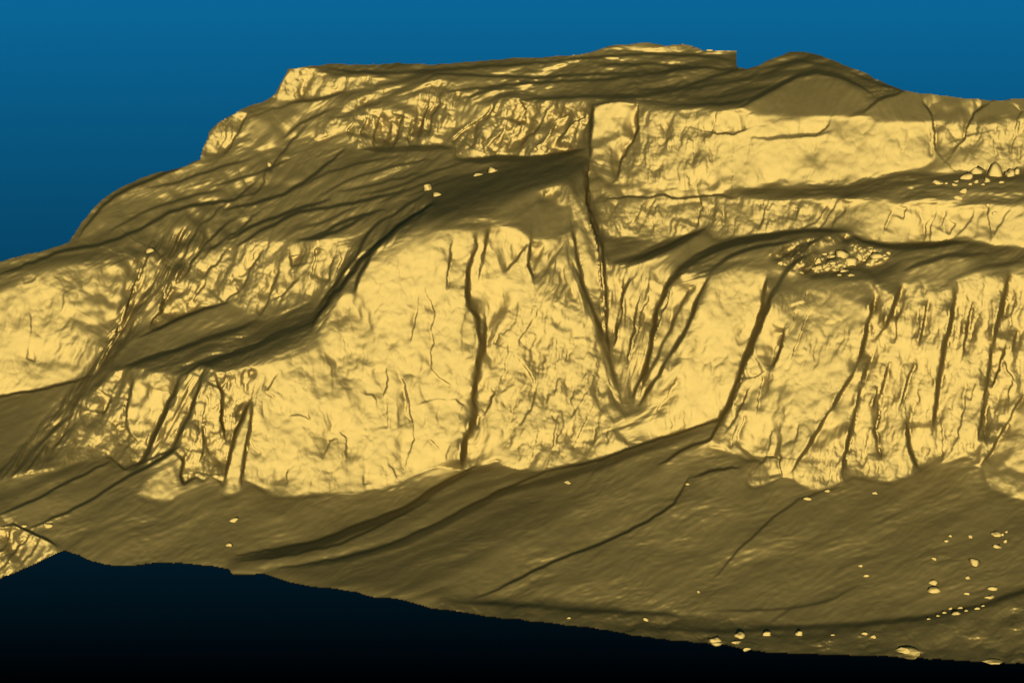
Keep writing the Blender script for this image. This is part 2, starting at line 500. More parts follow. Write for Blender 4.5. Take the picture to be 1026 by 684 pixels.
for q in [[(456, 152), (455, 140), (470, 128), (485, 118), (494, 107)], [(530, 105), (524, 115), (521, 125)], [(550, 112), (537, 130), (527, 135), (522, 150)],
          [(577, 112), (560, 122), (550, 137), (535, 155)], [(590, 112), (575, 122), (560, 137), (555, 152)], [(595, 107), (592, 130), (590, 147)],
          [(520, 102), (527, 112), (525, 125)], [(507, 125), (497, 140), (487, 152)], [(437, 97), (427, 120), (425, 137)], [(415, 120), (410, 142)],
          [(355, 115), (350, 137)], [(370, 110), (362, 138)], [(382, 112), (375, 144)], [(402, 120), (392, 147)], [(417, 117), (410, 147)], [(430, 97), (420, 135)],
          [(444, 92), (432, 120), (428, 140)]]:
    crack(5.5, 1.4, *q)
band(70, 0, 6, (360, 150), (400, 150), (440, 147), (452, 150))
band(55, 0, 7, (457, 160), (480, 161), (500, 158), (530, 160), (560, 156), (588, 149))
# gully between the small knobs, upper left
crack(6, 1.8, (306, 125), (287, 147), (275, 162), (265, 180), (255, 192), (235, 200))
crack(6, 1.6, (247, 115), (240, 130), (230, 147), (222, 156))
crack(4, 1.6, (345, 92), (320, 100), (290, 102), (265, 112), (248, 118))
reg('bench', 205, -10, 1.0, 'cliff', 0.6, 30, [(281, 158), (287, 155), (292, 158), (288, 164), (279, 168)])
reg('bench', 205, -10, 1.0, 'cliff', 0.6, 20, [(264, 178), (266, 172), (272, 170), (271, 178), (266, 186)])
reg('bench', 160, 0, 2, None, 0, 0, [(283, 182), (297, 178), (310, 179), (304, 186), (286, 186)])
reg('bench', 165, -10, 3, None, 0, 0, [(255, 122), (272, 120), (270, 132), (256, 134)])
reg('bench', 165, -10, 2, None, 0, 0, [(296, 104), (308, 102), (304, 110), (294, 110)])

# ---- middle cliff band, right ----------------------------------------------
M = 'middle_cliff'
reg(M, 190, 0, 2, 'talus', 0.4, 80, [(604, 186), (650, 188), (715, 192), (745, 190), (745, 198), (690, 197), (650, 197), (606, 198)])
reg('bench', 84, 0, 1.5, 'bench', 0.7, 82, [(735, 194), (760, 186), (775, 181), (792, 187), (802, 189), (815, 184), (830, 185), (850, 187), (865, 180), (905, 173), (950, 172), (1000, 178), (1106, 172), (1106, 206), (1005, 208), (965, 208), (930, 207), (905, 206), (880, 201), (850, 204), (835, 198), (800, 201), (770, 200)])
reg('bench', 120, 0, 5, 'bench', 0.7, 80, [(858, 193), (905, 187), (960, 189), (1026, 193), (1106, 193), (1106, 204), (1000, 206), (940, 206), (880, 200)])
reg(M, 205, -2, 3, 'fine', 0.7, 12, [(605, 232), (606, 205), (620, 198), (650, 197), (690, 197), (720, 197), (735, 198), (770, 200), (800, 201), (815, 200), (812, 231), (770, 235), (745, 238), (730, 241), (715, 239), (706, 230), (690, 234), (675, 239), (650, 240), (630, 237), (612, 238)])
reg(M, 236, -3, 3, 'smooth', 1.1, 14, [(812, 231), (815, 215), (830, 200), (838, 198), (850, 204), (865, 201), (880, 201), (905, 206), (930, 207), (950, 207), (965, 208), (990, 205), (1005, 207), (1026, 204), (1106, 204), (1106, 248), (1026, 248), (1000, 246), (960, 240), (935, 244), (910, 246), (890, 247), (870, 243), (858, 238), (850, 233)])
crack(7, 1.5, (604, 200), (625, 196), (650, 196), (690, 197), (740, 196))
crack(5, 1.3, (700, 196), (702, 210), (698, 228))
for q in [[(830, 203), (815, 222), (800, 230)], [(838, 204), (822, 225), (815, 231)], [(848, 210), (838, 218), (832, 230)], [(895, 208), (890, 220), (886, 232)],
          [(908, 208), (904, 220)], [(935, 212), (928, 225), (924, 240)], [(938, 210), (932, 228), (930, 240)], [(957, 222), (950, 235)],
          [(978, 208), (970, 222), (960, 236)], [(989, 206), (991, 222), (993, 240)], [(1012, 210), (1002, 222), (996, 236)], [(950, 210), (944, 220), (946, 236)],
          [(646, 202), (640, 215), (630, 230)], [(660, 203), (652, 222), (655, 236)], [(620, 203), (612, 215), (608, 228)], [(770, 203), (764, 220), (760, 230)], [(800, 208), (795, 222)]]:
    crack(4, 1.2, *q)

# ---- ledge between middle and lower cliffs ----------------------------------
reg('ledge', 88, 0, 1.5, 'bench', 0.7, 70, [(606, 240), (630, 237), (650, 240), (675, 239), (706, 229), (715, 239), (745, 237), (770, 234), (812, 231), (850, 233), (858, 239), (870, 244), (890, 248), (935, 244), (960, 240), (1000, 246), (1026, 248), (1106, 248), (1106, 276), (1026, 276), (1000, 273), (980, 276), (960, 284), (940, 294), (925, 287), (905, 285), (895, 300), (880, 292), (872, 284), (850, 281), (812, 279), (785, 271), (757, 267), (740, 264), (712, 278), (700, 285), (668, 287), (650, 265), (630, 268), (614, 290), (609, 262)])
reg('ledge', 195, -15, 3, 'talus', 0.6, 40, [(636, 276), (646, 264), (660, 256), (685, 244), (704, 232), (712, 240), (695, 256), (680, 270), (668, 285), (655, 275)])
reg('ledge', 150, 0, 5, 'talus', 0.5, 60, [(708, 262), (740, 250), (775, 243), (800, 246), (790, 262), (765, 266), (740, 262), (715, 270)])
reg('ledge', 132, 0, 6, 'talus', 0.6, 60, [(900, 264), (930, 258), (965, 262), (1026, 262), (1106, 262), (1106, 278), (1000, 274), (960, 284), (930, 288), (905, 284)])
tear((706, 229), (680, 240), (655, 252), (640, 260), w=1)
band(48, 0, 7, (706, 231), (680, 243), (655, 254), (635, 262), (620, 275), (612, 300))
band(48, 0, 8, (800, 233), (765, 238), (735, 243), (710, 252), (692, 262), (676, 278), (664, 290))
band(52, 0, 4, (800, 240), (760, 247), (735, 255), (715, 268), (706, 282))
tear((855, 236), (865, 242), (890, 246), (935, 243), w=1)
band(40, 0, 6, (858, 239), (880, 246), (905, 248), (940, 245), (970, 242))
band(45, 0, 4, (770, 235), (800, 232), (830, 231), (852, 234))
band(60, 0, 5, (905, 272), (925, 263), (950, 256), (990, 254))
band(70, 0, 5, (940, 290), (960, 278), (985, 268), (1026, 262))

# ---- lower cliff: left bulge, left wall ---------------------------------------
L = 'left_cliff'
reg(L, 205, -5, 7, 'smooth', 1.2, 20, [(-80, 318), (0, 290), (20, 278), (45, 270), (80, 266), (110, 264), (138, 262), (141, 272), (130, 300), (116, 335), (106, 352), (94, 374), (60, 385), (20, 393), (0, 397), (-80, 414)])
reg(L, 236, -5, 5, 'smooth', 1.2, 20, [(-80, 340), (0, 310), (10, 290), (35, 274), (60, 285), (90, 310), (110, 310), (125, 295), (116, 335), (106, 352), (92, 374), (60, 385), (20, 393), (0, 397), (-80, 414)])
band(200, 0, 7, (-60, 362), (0, 361), (40, 364), (85, 368), feather=4)
crack(3, 1.0, (22, 284), (32, 281), (36, 276))
crack(2, 1.0, (31, 312), (30, 340)); crack(2.5, 1.0, (25, 358), (35, 360))
L = 'recessed_cliff'
reg(L, 176, -12, 6, 'fine', 0.8, 25, [(140, 332), (150, 310), (170, 285), (190, 262), (205, 248), (235, 241), (258, 238), (280, 242), (320, 243), (342, 245), (350, 252), (342, 274), (328, 292), (314, 302), (300, 304), (285, 312), (262, 321), (254, 320), (243, 309), (230, 303), (205, 308), (180, 319)])
reg(L, 212, -8, 5, 'cliff', 0.7, 15, [(285, 244), (320, 244), (338, 247), (338, 270), (325, 290), (300, 295), (285, 285)])
for q in [[(318, 248), (315, 265), (310, 280)], [(335, 255), (331, 270), (326, 285)], [(290, 255), (292, 268)], [(278, 270), (270, 295), (260, 315)], [(262, 250), (248, 275), (240, 290)],
          [(232, 245), (215, 265), (200, 280)], [(205, 280), (195, 298), (188, 308)], [(300, 278), (285, 292), (275, 300)], [(345, 255), (335, 285), (330, 292)], [(240, 290), (228, 298), (224, 304)]]:
    crack(4.5, 1.5, *q)
# dark gully cut beside the bulge
reg('gully', 66, -35, 2, 'streak', 1.7, 32, [(138, 262), (148, 245), (165, 235), (190, 228), (205, 232), (200, 248), (188, 264), (170, 285), (150, 310), (140, 332), (126, 346), (112, 362), (102, 374), (92, 388), (78, 425), (60, 458), (30, 472), (-30, 492), (-80, 500), (-80, 488), (0, 470), (22, 448), (45, 415), (78, 382), (95, 364), (110, 335), (125, 300)])
reg('gully', 165, -10, 2, 'cliff', 0.8, 25, [(142, 268), (152, 258), (162, 262), (150, 282), (140, 296), (132, 308), (134, 290)])
reg('gully', 150, -15, 2, 'talus', 0.7, 25, [(146, 318), (150, 308), (165, 300), (165, 310), (150, 325), (138, 332)])
reg('gully', 175, -15, 1.5, 'cliff', 0.6, 35, [(178, 262), (190, 240), (200, 224), (207, 220), (200, 240), (190, 256), (182, 268)])
for q in [[(225, 204), (200, 225), (190, 240), (178, 268), (172, 285)], [(238, 215), (212, 235), (198, 252), (180, 280)], [(260, 212), (230, 235), (205, 255)], [(150, 246), (140, 270), (132, 296), (118, 330), (108, 350)],
          [(165, 292), (160, 312), (150, 330)], [(175, 285), (168, 300), (160, 318)]]:
    crack(9, 2.0, *q)
tear((140, 270), (130, 300), (116, 335), (105, 355), (93, 375), w=1, flip=True)
# long dark creases on the bench
for q in [[(256, 183), (235, 200), (200, 205), (170, 212), (140, 230), (100, 245), (60, 252), (0, 275)], [(345, 150), (310, 178), (285, 195), (250, 205), (225, 210)],
          [(405, 190), (370, 200), (330, 208), (300, 212), (280, 222), (255, 235), (238, 246)], [(385, 210), (350, 220), (320, 235), (300, 241)], [(330, 200), (290, 212), (250, 228), (230, 240)],
          [(300, 240), (320, 238), (345, 228), (365, 218)], [(200, 160), (170, 172), (140, 184), (115, 196), (98, 212), (80, 236)]]:
    tear(*q, w=1.5, g=14, wt=.2)
reg('bench', 150, -30, 3, None, 0, 0, [(75, 236), (85, 222), (98, 214), (108, 206), (100, 222), (88, 234)])
reg('bench', 150, -10, 4, None, 0, 0, [(100, 226), (112, 218), (125, 216), (120, 224), (106, 230)])
reg('bench', 135, -10, 5, None, 0, 0, [(165, 228), (178, 220), (190, 218), (184, 230), (168, 238)])
for q in [[(590, 152), (540, 160), (480, 172), (440, 184), (410, 196)], [(580, 160), (520, 172), (470, 184), (430, 204)], [(570, 176), (520, 190), (480, 200), (440, 216)], [(480, 160), (440, 170), (400, 186), (360, 196)],
          [(430, 160), (390, 168), (350, 180), (320, 196)], [(400, 156), (360, 164), (330, 172), (300, 188)], [(450, 176), (410, 190), (380, 204)], [(250, 160), (220, 168), (180, 182), (150, 188)], [(220, 190), (180, 200), (140, 214), (110, 232)],
          [(290, 160), (250, 176), (215, 186)], [(360, 206), (330, 220), (300, 230)], [(420, 174), (370, 186), (340, 192)], [(345, 92), (320, 99), (290, 103)], [(330, 110), (300, 124), (285, 138)]]:
    tear(*q, w=1.0, g=10, wt=.2)
# diagonal gully left of the central wall
reg('gully', 88, -40, 2.5, 'streak', 1.1, 40, [(312, 320), (326, 296), (340, 275), (352, 250), (368, 232), (390, 218), (410, 206), (432, 205), (420, 224), (400, 238), (378, 254), (360, 268), (344, 292), (325, 322), (314, 338)])
for q in [[(425, 195), (395, 215), (380, 222), (368, 235), (358, 255), (345, 272), (330, 292), (315, 312)], [(430, 212), (400, 228), (380, 245), (362, 260), (345, 285), (330, 300), (312, 320)], [(372, 256), (360, 275), (355, 292)]]:
    tear(*q, w=1.5, g=14, wt=.2)
# dark slope spurs
reg('spur_slope', 92, -20, 1.2, 'talus', 0.7, 62, [(112, 368), (140, 338), (180, 319), (205, 309), (230, 304), (243, 309), (255, 321), (240, 328), (190, 345), (140, 360)])
reg('spur_slope', 74, -10, 1.2, 'bench', 0.8, 66, [(112, 369), (140, 361), (190, 346), (240, 329), (262, 321), (290, 312), (314, 302), (322, 318), (312, 336), (298, 350), (270, 358), (256, 366), (225, 374), (200, 376), (180, 377), (160, 377), (135, 370), (112, 374), (98, 388), (92, 386)])
tear((256, 321), (235, 330), (190, 345), (140, 360), w=1)
tear((312, 320), (285, 330), (256, 345), (200, 365), (182, 376), w=1)
band(42, -10, 4, (258, 322), (235, 331), (190, 347), (140, 362), (112, 374))
band(42, -10, 5, (316, 321), (285, 333), (256, 348), (215, 362), (185, 378))
tear((140, 338), (180, 319), (205, 309), (228, 303), w=1)

# ---- lower cliff: lower left walls --------------------------------------------
reg('talus_slope', 96, -5, 1.5, 'talus', 0.6, 60, [(-80, 414), (0, 397), (40, 390), (76, 382), (62, 400), (44, 418), (22, 446), (0, 468), (-80, 490)])
tear((-80, 414), (0, 397), (40, 390), (76, 382), (92, 376), w=1)
L = 'foot_cliff'
reg(L, 190, -12, 1.5, 'fine', 1.0, 22, [(98, 388), (114, 371), (135, 369), (160, 376), (180, 375), (174, 392), (160, 420), (148, 446), (136, 466), (125, 471), (110, 458), (80, 461), (62, 468), (76, 430), (84, 404)])
reg(L, 225, -6, 2.5, 'smooth', 1.4, 22, [(128, 380), (150, 376), (176, 377), (168, 395), (152, 430), (140, 440), (128, 430), (126, 400)])
reg(L, 120, -40, 1.5, 'streak', 0.8, 28, [(181, 376), (200, 366), (214, 374), (202, 398), (190, 425), (178, 448), (165, 458), (150, 466), (136, 472), (148, 446), (162, 420), (174, 392)])
reg(L, 205, 8, 1.5, 'fine', 1.0, 12, [(190, 425), (200, 400), (206, 380), (225, 374), (252, 370), (258, 372), (252, 392), (248, 410), (243, 450), (242, 482), (228, 490), (220, 480), (210, 482), (195, 485), (180, 486), (176, 470), (180, 450)])
reg(L, 226, 0, 1.2, 'smooth', 1.4, 10, [(140, 492), (146, 482), (160, 472), (172, 466), (177, 480), (173, 500), (162, 502.5), (148, 500)])
crack(6, 1.4, (177, 465), (176, 485), (172, 500)); crack(5, 1.6, (140, 488), (155, 482), (172, 484))
for q in [[(178, 380), (165, 410), (152, 440), (145, 460), (132, 470)], [(200, 385), (190, 410), (180, 432), (170, 452)], [(216, 376), (224, 395), (222, 420), (226, 440)], [(207, 405), (204, 425), (206, 448), (198, 470)],
          [(228, 376), (222, 390)], [(188, 455), (176, 470), (178, 490)], [(134, 378), (128, 400), (125, 425)], [(112, 395), (104, 415)], [(125, 425), (130, 435), (136, 440)]]:
    crack(6, 1.5, *q)
L = 'central_cliff'
# ---- central wall -----------------------------------------------------------
reg(L, 240, 0, 5.0, 'smooth', 1.25, 8, [(314, 342), (325, 322), (345, 292), (360, 272), (380, 258), (400, 246), (420, 237), (440, 231), (460, 228), (475, 227), (500, 226), (524, 226), (528, 238), (540, 240), (550, 240), (556, 246), (566, 246), (568, 262), (576, 300), (590, 320), (600, 336), (606, 352), (608, 370), (604, 396), (612, 425), (628, 449), (600, 460), (570, 470), (545, 473), (520, 470), (507, 466), (498, 460), (485, 465), (470, 470), (460, 469), (440, 466), (425, 472), (405, 480), (380, 490), (350, 494), (320, 496), (290, 499), (272, 496), (262, 490), (250, 482), (244, 480), (246, 440), (250, 412), (254, 392), (258, 372), (280, 362), (300, 352)])
reg(L, 236, 6, 5, 'fine', 0.6, 14, [(480, 330), (520, 300), (560, 290), (590, 320), (604, 345), (606, 370), (603, 396), (612, 425), (626, 448), (600, 459), (560, 471), (520, 469), (500, 440), (490, 400), (484, 360)])
reg(L, 175, 0, 4, 'talus', 0.4, 70, [(345, 288), (372, 258), (400, 243), (440, 232), (452, 240), (420, 246), (390, 258), (365, 278)])
band(190, 0, 8, (298, 364), (335, 360), (360, 362), (386, 365), feather=4)
band(120, 0, 6, (270, 362), (300, 352), (316, 340), feather=3)
reg('bench', 82, 0, 2, 'bench', 0.5, 76, [(430, 226), (470, 222), (524, 223), (526, 226), (500, 227), (470, 228), (440, 230)])
# prow right of the top edge, slope and bright knob
reg('bench', 124, 5, 4, 'talus', 0.6, 30, [(526, 226), (545, 206), (575, 205), (577, 220), (565, 232), (550, 240), (530, 238)])
reg('bench', 205, -5, 2, 'cliff', 0.7, 10, [(540, 194), (556, 188), (572, 184), (574, 190), (566, 206), (554, 202), (542, 202)])
reg(L, 205, 15, 1.5, 'cliff', 0.8, 16, [(545, 246), (556, 240), (567, 250), (575, 290), (590, 320), (580, 330), (560, 330), (540, 300), (530, 285)])
reg(L, 95, 50, 1.5, 'streak', 0.6, -14, [(567, 246), (574, 232), (580, 262), (588, 296), (600, 322), (606, 348), (596, 334), (584, 312), (574, 288)])
reg(L, 110, 40, 2, 'streak', 0.5, 30, [(534, 282), (545, 262), (560, 240), (568, 236), (566, 250), (552, 266), (538, 288)])
reg('gully', 188, 10, 1.5, 'cliff', 0.7, -8, [(572, 188), (578, 200), (586, 218), (596, 240), (599, 270), (600, 300), (594, 304), (586, 284), (580, 252), (576, 222), (571, 205)])
reg('gully', 70, 50, 1.5, 'streak', 0.7, -12, [(580, 166), (586, 172), (592, 200), (604, 230), (608, 262), (610, 300), (608, 330), (600, 312), (602, 280), (598, 240), (588, 214), (578, 192)])
for q in [[(580, 166), (588, 185), (588, 205), (596, 225), (604, 255), (606, 290), (606, 320), (608, 350), (614, 385), (624, 412), (632, 432)], [(576, 222), (580, 250), (585, 290), (600, 322), (608, 350)],
          [(592, 160), (594, 175), (590, 205)], [(610, 300), (612, 330), (608, 350)]]:
    pass
tear((592, 148), (589, 175), (589, 205), (598, 240), (604, 290), (606, 340), w=1.5, g=16, flip=True, wt=.006)
wall(82, 5, (584, 168), (589, 190), (590, 206), (598, 232), (605, 262), (606, 292), (606, 325), (609, 352), (615, 382), (624, 408), (632, 420))
wall(80, 4, (572, 222), (579, 262), (588, 298), (602, 330), (608, 356), (614, 384), (626, 412))
wall(78, 6, (600, 390), (604, 408), (616, 430), (628, 444))
tear((434, 204), (400, 226), (380, 243), (362, 259), (345, 284), (330, 299), (314, 322), w=1.6, g=60, wt=.04)
reg('gully', 80, -30, 1.2, 'streak', 0.6, -22, [(600, 330), (608, 345), (613, 372), (622, 400), (632, 425), (634, 438), (624, 424), (612, 398), (607, 370)])
band(100, 30, 7, (601, 392), (603, 405), (614, 428), (626, 446))
# central wall cracks
wall(82, 4.5, (476, 238), (478, 248), (470, 266), (468, 290), (470, 308), (480, 320), (481, 350), (477, 380), (473, 400), (479, 414))
wall(82, 6.5, (478, 416), (472, 428), (465, 446), (462, 468)); wall(80, 4, (486, 316), (485, 345), (479, 375))
wall(80, 3, (454, 242), (450, 265), (447, 290)); wall(80, 2.5, (489, 230), (486, 250), (480, 280)); wall(-80, 3, (526, 248), (515, 262), (506, 272)); wall(80, 3, (532, 242), (530, 265), (535, 280))
for dp, wd, q in [(9, 2.0, [(476, 236), (478, 246), (470, 266), (468, 290), (470, 308), (480, 320)]), (11, 2.2, [(479, 312), (481, 350), (477, 380), (473, 400), (480, 414)]), (9, 2.2, [(484, 318), (484, 345), (478, 375)]),
                  (11, 2.6, [(478, 414), (472, 428), (465, 446), (462, 468)]), (7, 1.5, [(476, 424), (472, 445), (468, 466)]), (6, 1.3, [(496, 390), (490, 405), (482, 415)]),
                  (5, 1.2, [(454, 242), (450, 265), (447, 290)]), (5, 1.3, [(489, 230), (486, 250), (480, 280)]), (5, 1.3, [(526, 248), (515, 262), (506, 272)]), (6, 1.3, [(532, 242), (530, 265), (535, 280)]),
                  (4, 1.1, [(420, 292), (416, 320), (410, 345)]), (4.5, 1.2, [(424, 285), (434, 312), (432, 345), (430, 368), (440, 380), (460, 388)]), (3, 1.2, [(418, 404), (430, 400), (455, 399), (464, 406), (462, 425)]),
                  (5, 1.5, [(386, 366), (388, 380), (383, 400)]), (4, 1.3, [(398, 370), (404, 385), (406, 410), (413, 430)]), (5, 1.3, [(404, 380), (408, 400), (412, 425), (414, 440), (408, 462), (404, 478)]), (3.5, 1.2, [(388, 405), (388, 430)]),
                  (3.5, 1.2, [(340, 432), (348, 440), (347, 462)]), (3.5, 1.2, [(324, 460), (328, 440), (338, 438)]), (4, 1.4, [(290, 415), (305, 416), (312, 420)]), (3, 1.2, [(365, 393), (375, 395), (378, 408)]),
                  (3, 1.1, [(288, 468), (286, 486)]), (3, 1.1, [(250, 440), (262, 455)]), (4, 1.3, [(278, 372), (270, 385), (266, 392), (280, 400)]), (3, 1.1, [(365, 476), (365, 486)]), (3.5, 1.2, [(390, 465), (398, 478)]),
                  (5, 1.4, [(520, 360), (530, 375), (535, 395), (532, 410), (520, 425)]), (4, 1.3, [(540, 365), (538, 385), (534, 405)]), (4, 1.2, [(495, 345), (500, 335)]), (4, 1.2, [(535, 320), (525, 335), (518, 345)]),
                  (4, 1.2, [(510, 345), (505, 370), (500, 385)]), (4.5, 1.3, [(560, 415), (555, 435), (552, 455)]), (4.5, 1.3, [(595, 408), (585, 428), (573, 448)]), (4, 1.2, [(566, 428), (558, 440), (552, 456)]),
                  (4, 1.2, [(588, 430), (595, 430), (594, 445)]), (4, 1.2, [(600, 435), (606, 432), (608, 445)]), (3.5, 1.1, [(590, 388), (580, 405), (570, 420)]), (3, 1.1, [(560, 340), (558, 375), (555, 400)]),
                  (4, 1.2, [(575, 340), (566, 365)]), (3.5, 1.1, [(540, 430), (535, 455), (530, 468)]), (3, 1.1, [(430, 440), (440, 450)]), (3, 1.1, [(450, 445), (446, 462)])]:
    if dp < 7:
        crack(dp * .8, wd, *q)
# leaning pillar and the ribs left of it
wall(-80, 6, (180, 380), (166, 410), (153, 440), (145, 460), (132, 470)); wall(-80, 5, (202, 382), (191, 410), (181, 432), (170, 452))
wall(80, 4, (216, 376), (224, 395), (222, 420), (226, 442)); wall(80, 4, (207, 405), (204, 425), (206, 448), (198, 470)); wall(80, 3, (188, 455), (178, 472), (178, 490))
wall(-80, 3, (134, 378), (128, 400), (125, 425)); wall(-80, 3, (112, 395), (104, 415))
step(-7, 1.2, 9, (251, 400), (236, 432), (226, 478))
crack(8, 1.4, (251, 398), (236, 432), (225, 478))
crack(9, 1.5, (253, 410), (247, 440), (241, 484))

L = 'right_cliff'
# ---- lower cliff, right of the gully ------------------------------------------
reg(L, 178, -10, 2, 'streak', 0.5, 12, [(610, 262), (630, 268), (646, 262), (660, 280), (668, 287), (662, 320), (652, 352), (640, 386), (634, 410), (626, 400), (616, 370), (612, 330)])
reg(L, 205, -10, 2, 'cliff', 0.6, 20, [(655, 285), (668, 287), (700, 284), (712, 279), (706, 300), (690, 335), (672, 372), (655, 402), (640, 418), (634, 412), (642, 385), (654, 350), (662, 320)])
reg(L, 130, 10, 2, 'streak', 0.4, 60, [(612, 425), (636, 412), (660, 410), (672, 418), (650, 432), (632, 444), (626, 440)])
reg(L, 240, -4, 5, 'smooth', 1.2, 20, [(706, 300), (712, 279), (740, 266), (757, 267), (768, 270), (762, 310), (752, 350), (738, 380), (728, 405), (722, 418), (690, 429), (660, 440), (636, 447), (640, 432), (660, 418), (672, 400), (690, 360), (700, 330)])
reg(L, 240, 0, 5, 'smooth', 1.3, 16, [(768, 269), (785, 271), (812, 279), (850, 281), (872, 284), (880, 292), (872, 318), (864, 350), (855, 372), (840, 395), (825, 415), (812, 440), (800, 460), (788, 478), (780, 478), (782, 460), (765, 459), (745, 460), (732, 455), (712, 446), (722, 422), (735, 395), (748, 365), (758, 330), (764, 300)])
reg(L, 246, 3, 5, 'fine', 0.6, 10, [(872, 318), (882, 296), (896, 300), (905, 284), (925, 286), (940, 293), (960, 284), (980, 276), (1000, 273), (1026, 276), (1106, 276), (1106, 420), (1026, 440), (1000, 470), (980, 464), (975, 457), (965, 455), (955, 457), (940, 465), (925, 470), (910, 478), (895, 485), (880, 483), (865, 480), (855, 478), (845, 484), (828, 491), (815, 492), (800, 485), (790, 478), (800, 462), (815, 440), (828, 415), (842, 398), (858, 372), (866, 345)])
reg(L, 172, 15, 2.5, 'talus', 0.6, 20, [(808, 440), (820, 428), (845, 420), (852, 430), (838, 440), (815, 450), (805, 455)])
reg(L, 190, 10, 2.0, 'talus', 0.5, 30, [(828, 414), (842, 396), (850, 390), (854, 402), (848, 418), (832, 425)])
reg('corner_outcrop', 232, -2, 1.5, 'smooth', 1.2, 40, [(982, 472), (992, 458), (1008, 432), (1026, 396), (1106, 330), (1106, 516), (1026, 501), (1010, 497), (992, 488)])
band(135, 0, 7, (990, 478), (1010, 472), (1026, 478), (1100, 490), feather=3)
reg(L, 205, -5, 1.5, 'cliff', 0.9, 25, [(747, 484), (754, 472), (764, 460), (776, 452), (781, 462), (780, 478), (766, 486), (753, 488)])
crack(6, 1.4, (760, 466), (768, 456), (780, 458)); crack(6, 1.4, (781, 455), (782, 478))
wall(-82, 6, (690, 264), (672, 282), (659, 308), (653, 340), (646, 370), (634, 398))
wall(-82, 4.5, (712, 276), (700, 296), (690, 325), (672, 355), (655, 382), (640, 406))
wall(-80, 3.5, (690, 290), (680, 312), (668, 338), (650, 374), (638, 402))
wall(-80, 3, (640, 270), (626, 290), (618, 320), (616, 345)); wall(-80, 2.5, (642, 296), (634, 330), (628, 365))
wall(-82, 5, (769, 272), (764, 302), (756, 335), (743, 368), (735, 392), (722, 420))
wall(-82, 5.5, (786, 272), (768, 308), (756, 340), (745, 366), (737, 394), (728, 412), (710, 440))
wall(80, 4, (858, 368), (842, 394), (828, 416), (816, 438), (804, 456), (793, 472)); wall(80, 6, (824, 424), (810, 446), (800, 462))
wall(82, 5, (903, 288), (896, 306), (888, 326), (878, 340)); wall(80, 4, (876, 292), (873, 314), (864, 345), (858, 368))
wall(80, 4, (877, 344), (866, 375), (860, 400), (855, 425), (850, 450), (843, 478)); wall(82, 6, (854, 424), (849, 446), (844, 468))
wall(82, 5, (957, 294), (954, 318), (947, 340), (942, 372), (938, 405), (934, 436)); wall(82, 5.5, (1012, 276), (1006, 296), (1000, 320), (995, 345))
wall(80, 4, (994, 345), (990, 375), (986, 405), (980, 440)); wall(80, 4, (1026, 394), (1008, 425), (992, 455), (980, 468))
wall(80, 3.5, (891, 362), (886, 385), (880, 405), (877, 432), (883, 458)); wall(80, 4, (908, 420), (911, 450), (920, 470)); wall(80, 3, (918, 360), (908, 385), (900, 415))
wall(-80, 3.5, (1008, 345), (1000, 370), (992, 388)); wall(80, 3, (975, 300), (968, 330), (965, 360)); wall(-80, 3, (787, 328), (781, 350), (774, 368))
wall(80, 3, (880, 386), (874, 410)); wall(80, 3, (930, 300), (924, 330), (920, 350)); wall(80, 3, (1020, 330), (1014, 352))
